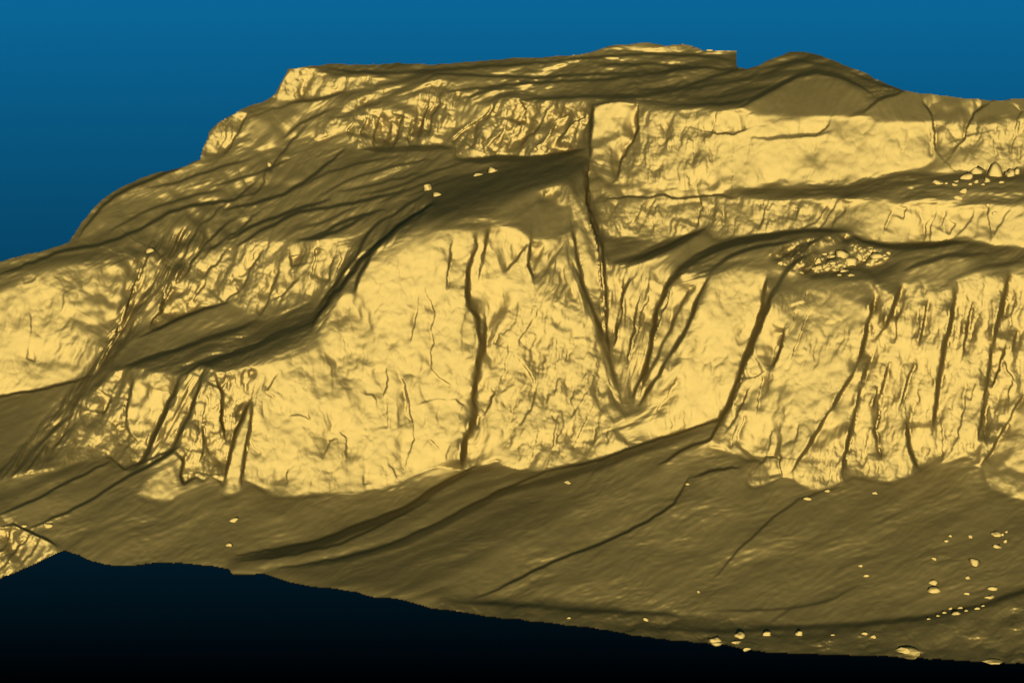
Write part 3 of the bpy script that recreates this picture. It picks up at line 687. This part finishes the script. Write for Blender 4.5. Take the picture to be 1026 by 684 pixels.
for dp, wd, q in [(13, 2.2, [(660, 312), (654, 350), (640, 385), (630, 412)]), (12, 2.2, [(695, 315), (682, 338), (662, 368), (646, 398), (634, 416)]), (8, 1.6, [(680, 310), (668, 340), (650, 372), (638, 402)]),
                  (8, 1.6, [(700, 290), (690, 315), (675, 345), (658, 380), (640, 412)]), (6, 1.4, [(640, 300), (632, 340), (628, 365)]), (6, 1.4, [(625, 280), (620, 320), (616, 345)]), (6, 1.3, [(650, 295), (640, 330), (632, 360)]),
                  (7, 1.5, [(672, 290), (662, 315), (655, 335)]), (5, 1.4, [(680, 375), (668, 400), (655, 415)]),
                  (10, 1.9, [(768, 272), (764, 300), (756, 335), (742, 370), (735, 395), (725, 418)]), (12, 2.2, [(780, 275), (766, 310), (755, 340), (744, 365), (736, 392), (728, 410), (710, 440)]), (8, 1.7, [(790, 270), (776, 305), (764, 325), (750, 350)]),
                  (9, 1.8, [(742, 366), (728, 395), (712, 415)]), (7, 1.5, [(746, 370), (736, 400), (735, 410)]), (6, 1.4, [(752, 385), (742, 405), (730, 430)]), (6, 1.3, [(748, 378), (760, 374), (766, 370)]), (5, 1.2, [(765, 372), (762, 395), (758, 415)]),
                  (6, 1.4, [(786, 328), (780, 350), (774, 368)]), (5, 1.3, [(783, 345), (778, 362)]), (4.5, 1.2, [(810, 312), (800, 340), (790, 365)]), (3.5, 1.1, [(798, 310), (790, 335)]), (5, 1.3, [(808, 290), (806, 302), (790, 308)]),
                  (9, 1.7, [(855, 372), (840, 395), (828, 415), (818, 435), (805, 455), (793, 472)]), (10, 2.2, [(822, 425), (810, 445), (798, 465)]), (8, 1.6, [(874, 290), (872, 312), (864, 345), (858, 368)]), (11, 2.0, [(902, 288), (896, 305), (888, 325), (878, 338)]),
                  (8, 1.7, [(888, 290), (882, 310), (876, 330), (866, 355)]), (7, 1.6, [(876, 345), (866, 375), (860, 400), (855, 425), (850, 450), (843, 478)]), (10, 2.0, [(852, 425), (848, 445), (843, 470)]),
                  (5, 1.3, [(890, 362), (886, 385), (880, 405), (878, 430), (882, 455), (880, 475)]), (6, 1.4, [(880, 410), (876, 435), (884, 460)]), (4, 1.2, [(880, 385), (872, 405)]),
                  (5, 1.3, [(918, 360), (908, 385), (900, 415)]), (5, 1.3, [(908, 420), (910, 450), (920, 470)]), (8, 1.8, [(911, 430), (912, 455), (918, 470)]), (9, 1.7, [(957, 292), (955, 315), (948, 335), (944, 355)]), (11, 2.1, [(945, 340), (940, 375), (938, 405), (933, 435)]),
                  (5, 1.3, [(942, 420), (944, 445), (942, 465)]), (5, 1.3, [(966, 395), (962, 425), (956, 445)]), (9, 1.8, [(1012, 275), (1006, 295), (1000, 320), (995, 345)]), (9, 1.7, [(994, 345), (990, 375), (988, 400), (980, 440)]),
                  (7, 1.5, [(992, 390), (988, 415), (988, 445)]), (6, 1.5, [(1008, 345), (1000, 370), (992, 388)]), (6, 1.4, [(1006, 362), (1013, 378), (1010, 400)]), (9, 1.7, [(1026, 394), (1008, 425), (992, 455), (980, 468)]),
                  (5, 1.4, [(985, 300), (976, 325), (970, 345)]), (5, 1.4, [(905, 300), (898, 320), (895, 345)]), (5, 1.3, [(920, 310), (922, 340)]), (4, 1.2, [(965, 310), (960, 340)]), (4.5, 1.3, [(1016, 300), (1010, 330)]),
                  (4, 1.2, [(834, 455), (828, 485)]), (4, 1.2, [(840, 458), (834, 482)]), (4, 1.2, [(868, 440), (864, 470)]), (5, 1.3, [(800, 425), (795, 445)]), (4, 1.2, [(775, 430), (770, 452)]), (4, 1.2, [(738, 425), (732, 450)]),
                  (4, 1.2, [(745, 415), (738, 445)]), (3.5, 1.1, [(780, 340), (770, 370)]), (4, 1.2, [(1020, 330), (1014, 352)]), (4, 1.2, [(975, 380), (972, 402)])]:
    if dp < 8:
        crack(dp * .8, wd, *q)

# ---- talus below -------------------------------------------------------------
T = 'talus_slope'
reg(T, 106, 0, 1.0, 'talus', 1.0, 66, [(-80, 505), (0, 482), (30, 473), (62, 468), (80, 461), (110, 458), (125, 471), (136, 471), (152, 465), (175, 452), (184, 462), (181, 476), (184, 485), (190, 481), (197, 478), (204, 482), (211, 476), (218, 480), (226, 490), (236, 490), (244, 480), (250, 482), (262, 490), (272, 496), (290, 499), (320, 496), (350, 494), (380, 490), (405, 480), (425, 472), (440, 466), (460, 469), (470, 470), (485, 465), (498, 460), (507, 466), (520, 470), (545, 473), (570, 470), (600, 460), (630, 449), (660, 440), (690, 429), (715, 422), (722, 420), (716, 436), (712, 446), (725, 448), (735, 455), (748, 461), (758, 462), (748, 482), (752, 488), (766, 486), (780, 478), (790, 478), (800, 485), (815, 492), (828, 491), (845, 484), (855, 478), (865, 480), (880, 483), (895, 485), (910, 478), (925, 470), (940, 465), (955, 457), (965, 455), (975, 457), (982, 466), (992, 488), (1010, 497), (1026, 501), (1106, 516), (1106, 690), (-80, 690)])
reg('rock_knob', 226, 0, 1.2, 'smooth', 1.4, 10, [(138, 494), (146, 482), (160, 472), (172, 466), (177, 480), (173, 500), (162, 502.5), (148, 501)])
reg('leaning_pillar', 235, 5, 1.2, 'smooth', 1.0, 10, [(251, 400), (254, 412), (247, 445), (242, 484), (237, 495), (230, 497), (222, 494), (226, 478), (236, 434)])
wall(82, 4, (254, 408), (248, 440), (242, 486)); wall(-80, 2.5, (250, 402), (236, 432), (224, 482))
tear((110, 457), (125, 470), (180, 447), w=.8)
# left strips
reg(T, 76, -10, 3, 'bench', 0.5, 66, [(-80, 520), (0, 494), (40, 480), (80, 466), (112, 458), (100, 466), (60, 482), (0, 508), (-80, 535)])
reg(T, 116, -15, 3, 'talus', 0.7, 64, [(-60, 545), (0, 522), (40, 505), (90, 488), (128, 472), (150, 466), (115, 486), (80, 504), (36, 528), (0, 528)])
tear((180, 447), (150, 466), (130, 476), (110, 488), (90, 501), (60, 516), (30, 528))
tear((110, 462), (70, 482), (40, 498), (0, 515))
# ridges running down to the left
reg(T, 84, 0, 4, 'bench', 0.35, 68, [(480, 468), (440, 487), (405, 510), (370, 522), (320, 542), (280, 550), (230, 557), (230, 569), (280, 566), (330, 556), (370, 545), (400, 535), (440, 515), (470, 502), (500, 485), (540, 474)])
band(108, -5, 7, (545, 475), (500, 488), (450, 513), (400, 536), (365, 548), (320, 560), (250, 570), feather=3)
band(44, 0, 8, (476, 471), (440, 489), (405, 512), (370, 525), (320, 545), (280, 553), (235, 560), feather=2)
tear((476, 467), (440, 485), (405, 508), (370, 521), (320, 541), (280, 549), (238, 556))
tear((430, 500), (390, 522), (340, 545), (290, 556), (240, 562), w=1)
band(112, -5, 4, (470, 504), (430, 526), (400, 538), (370, 548), (340, 556), (290, 566), (250, 571), feather=2)
reg(T, 175, 0, 1.0, None, 0, 0, [(230, 571), (262, 571), (266, 576), (233, 577)])
tear((545, 473), (500, 491), (450, 518), (400, 541), (370, 552), (320, 563), (280, 569), w=1)
band(40, 0, 8, (560, 476), (500, 495), (450, 522), (400, 545), (350, 559), (300, 569), feather=2)
reg(T, 74, 0, 6, 'bench', 0.4, 72, [(260, 573), (330, 566), (400, 550), (450, 528), (500, 500), (540, 486), (540, 510), (500, 540), (470, 570), (440, 600), (400, 598), (350, 590), (300, 583)])
tear((545, 472), (600, 461), (640, 446), (690, 430), (720, 421), w=1)
band(62, 0, 9, (520, 491), (560, 478), (600, 467), (640, 452), (690, 436), (716, 428), feather=4)
band(125, -5, 5, (482, 594), (505, 585), (530, 571), (560, 557), (590, 545), feather=3)
tear((478, 598), (500, 590), (530, 574), (560, 560), (600, 545), (650, 522), (675, 505), (690, 478))
tear((840, 488), (800, 500), (770, 522), (745, 546), (716, 578), w=1.0, g=9)
tear((722, 420), (712, 440), (695, 445), (660, 465)); tear((695, 478), (710, 472), (740, 468))
reg(T, 80, 0, 5, 'bench', 0.4, 70, [(640, 470), (690, 440), (720, 424), (716, 438), (690, 452), (650, 480)])
# foot of the talus: dark trough and rim strip
reg(T, 74, 0, 4, 'fine', 0.9, 82, [(440, 596), (480, 600), (560, 602), (640, 612), (700, 616), (770, 622), (850, 625), (900, 622), (950, 613), (1000, 602), (1026, 590), (1106, 570), (1106, 690), (440, 690)])
reg(T, 92, 0, 4, 'fine', 0.8, 70, [(880, 640), (930, 625), (980, 610), (1026, 598), (1106, 580), (1106, 670), (1026, 650), (950, 650)])
band(44, 0, 5, (450, 602), (520, 606), (600, 612), (640, 614), (700, 618), feather=3)
band(44, 0, 6, (640, 628), (720, 632), (800, 628), (860, 626), (930, 618), (980, 608), (1026, 592), (1100, 570), feather=3)
tear((860, 586), (835, 600), (810, 606), (780, 610), (720, 612), w=.9, g=7); tear((800, 604), (770, 625), (740, 630), w=.8, g=6)
# lower left outcrop below the rim
O = 'lower_outcrop'
reg(O, 170, -10, 1.2, 'fine', 1.2, 35, [(-80, 545), (0, 528), (10, 526), (28, 533), (40, 537), (54, 546), (62, 551), (50, 560), (20, 575), (-80, 620)])
reg(O, 225, 5, 1.2, 'smooth', 1.0, 30, [(28, 546), (36, 537), (50, 545), (42, 556), (22, 567), (14, 570), (22, 556)])
crack(7, 1.8, (30, 534), (20, 545), (8, 560), (0, 568)); crack(6, 1.6, (12, 528), (4, 545), (-10, 560)); crack(5, 1.6, (40, 540), (30, 555), (20, 566))
tear((0, 528), (14, 525), (30, 532), (56, 546), w=1)
# ---- rubble on the ledge above the right wall
reg('ledge', 150, 0, 2, 'fine', 2.6, 60, [(770, 256), (790, 246), (815, 238), (845, 234), (857, 240), (868, 246), (890, 252), (893, 262), (880, 262), (860, 268), (840, 276), (815, 276), (790, 270)])
reg('ledge', 205, 0, 1.5, 'smooth', 1.2, 70, [(818, 252), (822, 246), (845, 240), (852, 246), (840, 254), (822, 256)])
band(60, 0, 5, (812, 254), (795, 264), (782, 280), (772, 300))
band(70, 20, 4, (850, 270), (872, 272), (880, 284), (884, 300))
lay_tears()
# @@END

# ------------------------------------------------------------------ integrate the slopes into a surface
SIL = np.zeros((GH, GW), bool)
_m, _j, _i = inside(wobble(SILH, 0.9, 5))
SIL[_j:_j + _m.shape[0], _i:_i + _m.shape[1]] = _m
nl = np.sqrt(NX ** 2 + NY ** 2 + NZ ** 2) + 1e-9
cx, cy, cz = to_cam((NX / nl, NY / nl, NZ / nl))
dot = cx * RX + cy * RY - cz
dot = np.minimum(dot, -0.05)
PX = -(cx / F) / dot              # d(log depth)/dx
PY = (cy / F) / dot               # d(log depth)/dy, y down
lim = 13.0 / F
PX = np.clip(PX, -lim, lim); PY = np.clip(PY, -lim, lim)
PX = PX * (1 - JUMP) + JX / F * JUMP; PY = PY * (1 - JUMP) + JY / F * JUMP
WGT = WT * (1 - JUMP) + JW * JUMP
WGT = np.where(SIL, WGT, 0.01)


ROB = 0.8


def solve(px, py, w, x0, iters, robust=0):
    h, wd = px.shape
    wx = np.minimum(w[:, 1:], w[:, :-1]); wy = np.minimum(w[1:], w[:-1])
    gx = 0.5 * (px[:, 1:] + px[:, :-1]); gy = 0.5 * (py[1:] + py[:-1])
    if robust:
        # where slopes cannot all be met, let a few narrow breaks take the misfit instead of tilting whole walls
        gm = np.hypot(px, py)
        tx = ROB * (0.5 * robust / F + 0.5 * (gm[:, 1:] + gm[:, :-1])); ty = ROB * (0.5 * robust / F + 0.5 * (gm[1:] + gm[:-1]))
        wx = wx / (1 + (np.abs(x0[:, 1:] - x0[:, :-1] - gx) / tx) ** 1.3); wy = wy / (1 + (np.abs(x0[1:] - x0[:-1] - gy) / ty) ** 1.3)

    def div(fx, fy):
        o = np.zeros((h, wd))
        o[:, :-1] -= fx; o[:, 1:] += fx
        o[:-1] -= fy; o[1:] += fy
        return o

    def A(d):
        return div(wx * (d[:, 1:] - d[:, :-1]), wy * (d[1:] - d[:-1]))

    def dct(v):                    # DCT-II along the last axis
        n = v.shape[-1]
        u = np.concatenate([v[:, ::2], v[:, 1::2][:, ::-1]], 1)
        return 2 * (np.fft.fft(u, axis=1) * np.exp(-1j * np.pi * np.arange(n) / (2 * n))).real

    def idct(c):
        n = c.shape[-1]
        sh = np.concatenate([np.zeros((c.shape[0], 1)), c[:, :0:-1]], 1)
        u = np.fft.ifft(0.5 * (c - 1j * sh) * np.exp(1j * np.pi * np.arange(n) / (2 * n)), axis=1).real
        o = np.empty_like(u)
        o[:, ::2] = u[:, :(n + 1) // 2]
        o[:, 1::2] = u[:, (n + 1) // 2:][:, ::-1]
        return o
    lam = (2 - 2 * np.cos(np.pi * np.arange(h) / h))[:, None] + (2 - 2 * np.cos(np.pi * np.arange(wd) / wd))[None]
    lam[0, 0] = 1.0

    sw = np.sqrt(np.maximum(w, 0.02))

    def pre(r):
        q = dct(dct(r / sw).T).T / lam
        q[0, 0] = 0
        return idct(idct(q.T).T) / sw
    x = x0.copy()
    r = div(wx * gx, wy * gy) - A(x)
    z = pre(r); p = z.copy(); rz = (r * z).sum()
    for _ in range(iters):
        ap = A(p)
        al = rz / ((p * ap).sum() + 1e-30)
        x += al * p; r -= al * ap
        z = pre(r); rz2 = (r * z).sum()
        p = z + (rz2 / (rz + 1e-30)) * p
        rz = rz2
    return x


def half(a):
    h, w = a.shape
    a = a[:h // 2 * 2, :w // 2 * 2]
    return 0.25 * (a[::2, ::2] + a[1::2, ::2] + a[::2, 1::2] + a[1::2, 1::2])


hx, hy, hw = half(PX) * 2, half(PY) * 2, half(WGT)
dh = solve(hx, hy, hw, np.zeros(hx.shape), 60)
for _ in range(2):
    dh = solve(hx, hy, hw, dh, 45, robust=2)
# linear upsampling as a start for the full grid
ii = np.clip((np.arange(GW) - 0.5) / 2, 0, dh.shape[1] - 1.001); jj = np.clip((np.arange(GH) - 0.5) / 2, 0, dh.shape[0] - 1.001)
i0 = ii.astype(int); j0 = jj.astype(int); fi = (ii - i0)[None]; fj = (jj - j0)[:, None]
up = (dh[j0][:, i0] * (1 - fi) + dh[j0][:, i0 + 1] * fi) * (1 - fj) + (dh[j0 + 1][:, i0] * (1 - fi) + dh[j0 + 1][:, i0 + 1] * fi) * fj
D = solve(PX, PY, WGT, up, 16, robust=1)
D = D + (CUT - RELIEF) / F
D -= D[380 - Y0, 560 - X0]
DEP = T_REF * np.exp(D)


def world_pts(dep, rx, ry):
    # camera space (rx, ry, -1) * dep -> world
    wx_ = rx * dep
    wy_ = dep * (cp + ry * sp)
    wz_ = dep * (-sp + ry * cp) + CAM_Z
    return np.stack([wx_, wy_, wz_], -1)


P = world_pts(DEP, RX, RY)
print('depth range', DEP[SIL].min(), DEP[SIL].max())


def surf(px, py):
    j = min(max(int(round(py - Y0)), 0), GH - 1); i = min(max(int(round(px - X0)), 0), GW - 1)
    return P[j, i]


# ------------------------------------------------------------------ meshes, one per rock band, plus a rim of thickness
def newell_normals(P):
    dx = np.zeros_like(P); dy = np.zeros_like(P)
    dx[:, 1:-1] = P[:, 2:] - P[:, :-2]; dx[:, 0] = P[:, 1] - P[:, 0]; dx[:, -1] = P[:, -1] - P[:, -2]
    dy[1:-1] = P[2:] - P[:-2]; dy[0] = P[1] - P[0]; dy[-1] = P[-1] - P[-2]
    n = np.cross(dy, dx)
    return n / (np.linalg.norm(n, axis=-1, keepdims=True) + 1e-12)


cell_in = SIL[:-1, :-1] & SIL[1:, :-1] & SIL[:-1, 1:] & SIL[1:, 1:]
cell_g = GID[:-1, :-1]
IDX = np.arange(GH * GW).reshape(GH, GW)
NRM = newell_normals(P).reshape(-1, 3)
PF = P.reshape(-1, 3)
BACK = world_pts(DEP + 30.0, RX * 0.999, RY * 0.999 - 0.0001).reshape(-1, 3)


def make_mesh(name, quads, extra_quads):
    allq = np.concatenate([quads, extra_quads]) if len(extra_quads) else quads
    used, inv = np.unique(allq.ravel(), return_inverse=True)
    n0 = GH * GW
    co = np.where((used < 2 * n0)[:, None], PF[used % n0], BACK[used % n0])   # rim has edge points of its own
    me = bpy.data.meshes.new(name)
    me.vertices.add(len(used)); me.vertices.foreach_set('co', co.ravel().astype(np.float32))
    n = len(allq)
    me.loops.add(n * 4); me.loops.foreach_set('vertex_index', inv.ravel().astype(np.int32))
    me.polygons.add(n)
    me.polygons.foreach_set('loop_start', np.arange(0, n * 4, 4, dtype=np.int32))
    me.polygons.foreach_set('use_smooth', np.ones(n, bool))
    me.update(calc_edges=True)
    return me


# rim: boundary edges of the whole sheet, pulled back away from the viewer
pad = np.pad(cell_in, 1)
inner = pad[1:-1, 1:-1]


def rim_add(mask, va, vb):
    jj, ii = np.where(mask)
    a = va(jj, ii); b = vb(jj, ii)
    q = np.stack([a, b, b + GH * GW, a + GH * GW], -1) + GH * GW
    return jj, ii, q


rims = []
rims.append(rim_add(inner & ~pad[:-2, 1:-1], lambda j, i: IDX[j, i + 1], lambda j, i: IDX[j, i]))
rims.append(rim_add(inner & ~pad[2:, 1:-1], lambda j, i: IDX[j + 1, i], lambda j, i: IDX[j + 1, i + 1]))
rims.append(rim_add(inner & ~pad[1:-1, :-2], lambda j, i: IDX[j, i], lambda j, i: IDX[j + 1, i]))
rims.append(rim_add(inner & ~pad[1:-1, 2:], lambda j, i: IDX[j + 1, i + 1], lambda j, i: IDX[j, i + 1]))
rj = np.concatenate([r[0] for r in rims]); ri = np.concatenate([r[1] for r in rims]); rq = np.concatenate([r[2] for r in rims])
rg = cell_g[rj, ri]

LABELS = {
    'bench': 'broad dark sloping bench below the upper cliff, streaked and creased',
    'plateau': 'dark rolling plateau along the skyline above the upper cliff',
    'upper_cliff': 'bright yellow fractured cliff band just under the skyline plateau',
    'middle_cliff': 'lower yellow rock band across the right, between two dark ledges',
    'ledge': 'dark ledge with rubble at the top of the tall right wall',
    'left_cliff': 'rounded bright yellow cliff bulging at the left edge',
    'recessed_cliff': 'crinkled yellow cliff set back between the left bulge and the central wall',
    'foot_cliff': 'broken yellow buttresses low on the left, above the debris slope',
    'central_cliff': 'tall broad bright yellow wall in the middle, split by a long crack',
    'right_cliff': 'tall bright yellow fluted wall right of the central gully',
    'corner_outcrop': 'bright rock shoulder at the right edge, standing in the debris slope',
    'rock_knob': 'rounded pale rock knob sitting at the lower left cliff foot',
    'leaning_pillar': 'thin bright leaning rock pillar at the left end of the central wall',
    'gully': 'dark steep striated gullies cutting down between the cliff walls',
    'spur_slope': 'dark smooth sloping spurs at the left foot of the central wall',
    'talus_slope': 'wide dark debris slope below the cliffs, down to the cut edge',
    'lower_outcrop': 'small fluted yellow outcrop at the lower left edge',
}
for gi, g in enumerate(GROUPS):
    m = cell_in & (cell_g == gi)
    jj, ii = np.where(m)
    if not len(jj):
        continue
    q = np.stack([IDX[jj, ii], IDX[jj + 1, ii], IDX[jj + 1, ii + 1], IDX[jj, ii + 1]], -1)
    me = make_mesh(g, q, rq[rg == gi])
    me.materials.append(ROCK)
    o = bpy.data.objects.new(g, me)
    sc.collection.objects.link(o)
    o['kind'] = 'structure'
    o['label'] = LABELS[g]
    o['category'] = 'plateau' if g == 'plateau' else ('slope' if 'slope' in g else ('cliff' if 'cliff' in g else ('outcrop' if 'outcrop' in g else ('rock' if g in ('rock_knob', 'leaning_pillar') else g))))


# ------------------------------------------------------------------ boulders, each lying where the ground carries it
def boulder_mesh(seed, lump, n_cuts=9, lo=0.7, hi=1.0):
    import bmesh
    bm = bmesh.new()
    bmesh.ops.create_icosphere(bm, subdivisions=2, radius=1.15)
    r = random.Random(seed)
    cuts = []
    for _ in range(n_cuts):
        v = np.array([r.gauss(0, 1), r.gauss(0, 1), r.gauss(0, 1)]); v /= np.linalg.norm(v)
        cuts.append((v, r.uniform(lo, hi)))
    for v in bm.verts:
        p = np.array(v.co)
        for n, d in cuts:
            e = p @ n - d
            if e > 0:
                p = p - n * e
        n = float(perlin(np.array([p[0] * 1.9 + p[1] * .8 + seed]), np.array([p[2] * 2.1 - p[1] * .9]), seed)[0])
        p = p * (1 + lump * n)
        v.co = p
    me = bpy.data.meshes.new('boulder')
    bm.to_mesh(me); bm.free()
    me.materials.append(ROCK)
    for f in me.polygons:
        f.use_smooth = True
    return me


BM = [boulder_mesh(11 + 5 * i, 0.42) for i in range(8)]
SLABS = [boulder_mesh(101 + 7 * i, 0.2, 12, 0.5, 0.85) for i in range(4)]
for _me in SLABS:
    for _f in _me.polygons:
        _f.use_smooth = False
bcount = [0]


def boulder(x, y, w, h, label, group=None, name='boulder'):
    k = bcount[0]; bcount[0] += 1
    o = bpy.data.objects.new(name, SLABS[k % 4] if h < 0.55 * w else BM[k % len(BM)])
    p = surf(x, y + h * 0.25)
    m = np.linalg.norm(p - np.array([0, 0, CAM_Z])) / F       # metres per pixel there
    rx = w / 2 * m * 1.1; rz = h / 2 * m * 1.15
    o.scale = (rx, (rx + rz) / 2, rz)
    r = random.Random(k * 7 + 3)
    o.rotation_euler = (r.uniform(-.25, .25), r.uniform(-.2, .2), r.choice((0, math.pi)) + r.uniform(-.3, .3))
    o.location = (p[0], p[1], p[2] + rz * 0.05)
    o['label'] = label; o['category'] = 'boulder' if name == 'boulder' else 'stone'
    if group:
        o['group'] = group
    sc.collection.objects.link(o)


ORDINAL = ['leftmost', 'second', 'third', 'fourth', 'fifth', 'sixth', 'seventh', 'eighth', 'ninth', 'tenth', 'eleventh', 'twelfth', 'thirteenth', 'fourteenth', 'fifteenth']


def stones(spots, what, group):
    """small stones of one heap, told apart by their order from the left"""
    for i, (x, y, w, h) in enumerate(sorted(spots)):
        lab = ORDINAL[i] + (' of the' if i == 0 else ' from the left of the') + ' small stones ' + what
        boulder(x, y, w, h, lab, group, 'stone')


# debris slope, right
boulder(977, 562.5, 10, 8.5, 'large lone pale boulder high on the right of the debris slope')
boulder(935, 590.5, 11, 8, 'bright boulder, lower one of the touching pair on the debris slope')
boulder(935, 582, 10, 6, 'duller boulder just above and behind the bright one of the pair')
boulder(999, 547, 8, 5.5, 'bright jagged boulder below the small cluster near the right edge')
boulder(998.5, 535, 9, 6, 'low boulder in the small cluster near the right edge, its largest')
stones(((1004, 535.5, 3.5, 3.5), (1008, 532.5, 3, 3), (1007, 542, 4, 4)), 'in the cluster near the right edge', 'stones of the right cluster')
boulder(972, 537.5, 4.5, 4, 'small round bright stone left of the right cluster', None, 'stone')
boulder(948.5, 541.5, 4.5, 3.5, 'small bright stone, leftmost of the row below the right outcrop', None, 'stone')
boulder(952, 536, 3.5, 3, 'tiny dull stone just above the leftmost bright stone of the row', None, 'stone')
boulder(969, 578, 4.5, 5, 'small upright stone below the large lone boulder', None, 'stone')
boulder(994, 589, 9, 5, 'dull low boulder near the right end of the debris line')
boulder(935.5, 559, 5, 3, 'dull small stone up the slope above the boulder pair', None, 'stone')
boulder(969, 594, 6, 3, 'dull flat stone between the boulder pair and the debris line', None, 'stone')
boulder(992, 598, 10, 4, 'dull flat boulder lying on the debris line near the right edge')
boulder(862, 566, 4, 3, 'upper of two tiny bright stones in mid debris slope', None, 'stone')
boulder(868, 576, 5, 3.5, 'lower of two tiny bright stones in mid debris slope', None, 'stone')
# debris line
boulder(958, 614, 9, 5, 'brightest boulder of the debris line under the right slope')
stones(((962, 608, 6, 4), (968, 611, 4, 3), (979, 609, 5, 3.5), (952, 609, 4, 3), (946, 613, 4, 3), (985, 606, 4, 3), (940, 616, 3.5, 3), (930, 619, 3.5, 3)), 'in the debris line under the right slope', 'stones of the debris line')
# along the cut edge
boulder(716, 640, 12, 8, 'pale cone-shaped boulder at the very bottom edge of the slope')
boulder(741, 635.5, 9, 9, 'pale pointed boulder second from the left along the bottom edge')
boulder(768, 634.5, 8, 6, 'pale boulder third from the left along the bottom edge')
boulder(800, 634.5, 8, 6, 'jagged boulder fourth from the left along the bottom edge')
boulder(737, 643, 10, 3.5, 'flat slab of rock below the pointed boulder on the bottom edge')
boulder(748, 649, 10, 4, 'flat rock at the rim, right of the cone-shaped boulder')
boulder(866, 634, 6, 4, 'left of two small rocks above the big slab at the bottom', None, 'stone')
boulder(875, 637.5, 6, 4, 'right of two small rocks above the big slab at the bottom', None, 'stone')
boulder(834, 635, 4, 3, 'tiny stone right of the jagged boulder by the bottom edge', None, 'stone')
boulder(908, 650, 30, 13, 'big pale wedge-shaped slab at the bottom edge on the right')
boulder(995, 662, 20, 3.5, 'thin bright slab at the rim in the bottom right corner')
boulder(647, 620, 5, 4, 'small lone stone in the dark trough at the slope foot', None, 'stone')
boulder(570, 618, 4, 3, 'tiny stone near the rim, below the long crest', None, 'stone')
boulder(700, 592.5, 4, 3, 'tiny dull stone low in the middle of the debris slope', None, 'stone')
# cliff foot
boulder(809, 499, 7, 4, 'small bright stone at the top of the dark crease below the right wall', None, 'stone')
boulder(829, 491, 6, 3.5, 'small bright stone touching the foot of the right wall', None, 'stone')
boulder(876, 493.5, 5, 4, 'tiny bright stone on the slope right below the fluted wall', None, 'stone')
boulder(689, 484, 4, 3, 'tiny stone beside the faint crest above mid slope', None, 'stone')
boulder(570, 483, 8, 4, 'dull half-buried boulder just below the central crest')
boulder(234, 521, 9, 5, 'dull half-buried boulder below the leaning pillar')
boulder(229, 545, 7, 4.5, 'small pale boulder near the rim, below the leaning pillar')
boulder(48, 526, 9, 5, 'pale boulder on the left slope above the corner outcrop')
boulder(24, 526, 5, 3.5, 'tiny stone at the crest of the lower left outcrop', None, 'stone')
# upper right ledge
boulder(997, 170, 14, 21, 'tall upright boulder leaning on the upper cliff, tallest of its row')
boulder(980, 170, 13, 11, 'rounded boulder left of the tall upright one on the upper ledge')
boulder(1012, 173, 9, 11, 'blocky boulder right of the tall upright one on the upper ledge')
boulder(1019, 172, 5, 9, 'narrow tilted slab at the right end of the upper ledge row')
boulder(939, 183, 11, 5.5, 'pale flat boulder at the left end of the upper ledge rubble')
boulder(965, 190, 8, 6, 'bright boulder in front of the upper ledge rubble')
boulder(968, 177, 12, 8, 'low boulder left of the rounded one on the upper ledge')
boulder(960, 198, 8, 5, 'dull boulder below the bright one on the upper ledge')
stones(((948, 183, 3.5, 3), (958, 181, 4.5, 3), (957, 185, 6, 3), (978, 182, 5, 4), (989, 181, 6, 6), (985, 184, 4, 3), (972, 184, 4, 3), (1003, 182, 5, 4)), 'among the upper ledge rubble on the right', 'upper ledge stones')
boulder(990, 205.5, 4.5, 4, 'tiny bright stone on the lip of the middle rock band', None, 'stone')
boulder(996, 213, 7, 3, 'flat stone just under the lip of the middle rock band', None, 'stone')
# rubble heap on the lower ledge
boulder(843.5, 254, 12, 10, 'big round boulder at the back of the ledge rubble heap')
boulder(852, 262, 12, 12, 'biggest bright boulder in the middle of the ledge rubble heap')
boulder(861, 256, 5.5, 6.5, 'small upright boulder right of the biggest in the rubble heap')
boulder(820, 260.5, 7, 8.5, 'upright boulder at the left of the rubble heap')
boulder(802, 272, 9, 4.5, 'flat pale boulder at the lower left of the rubble heap')
boulder(878, 255, 11, 7, 'broad boulder at the right end of the rubble heap')
boulder(782, 263, 6, 4, 'flat pale stone far left of the rubble heap', None, 'stone')
boulder(833, 257, 8, 4, 'long flat boulder left of the big round one in the heap')
stones(((887, 258, 6, 4), (829, 269, 6, 4), (836, 270, 6, 4), (846, 271, 8, 5), (852, 275, 9, 4), (857, 250, 4, 3.5), (872, 251, 5, 4), (834, 263, 7, 4), (841, 265, 5, 4), (826, 254, 5, 3), (866, 260, 5, 3.5), (870, 264, 5, 3.5), (815, 268, 5, 3), (890, 253, 5, 4), (841, 275, 5, 3)), 'in the rubble heap on the lower ledge', 'rubble heap stones')
# bench
boulder(494.5, 169.5, 9, 9, 'bright lone boulder on the dark bench under the upper cliff')
boulder(478, 174.5, 12, 5, 'flat dull boulder left of the bright one on the bench')
boulder(429, 188, 8, 9, 'lumpy boulder on the left of the dark bench hollow')
boulder(438, 195, 8, 5.5, 'pale low boulder below the lumpy one on the bench')
boulder(151, 250, 9, 7, 'bright boulder at the head of the left gully')
boulder(270, 165, 5, 5, 'small bright stone in the upper left gully', None, 'stone')
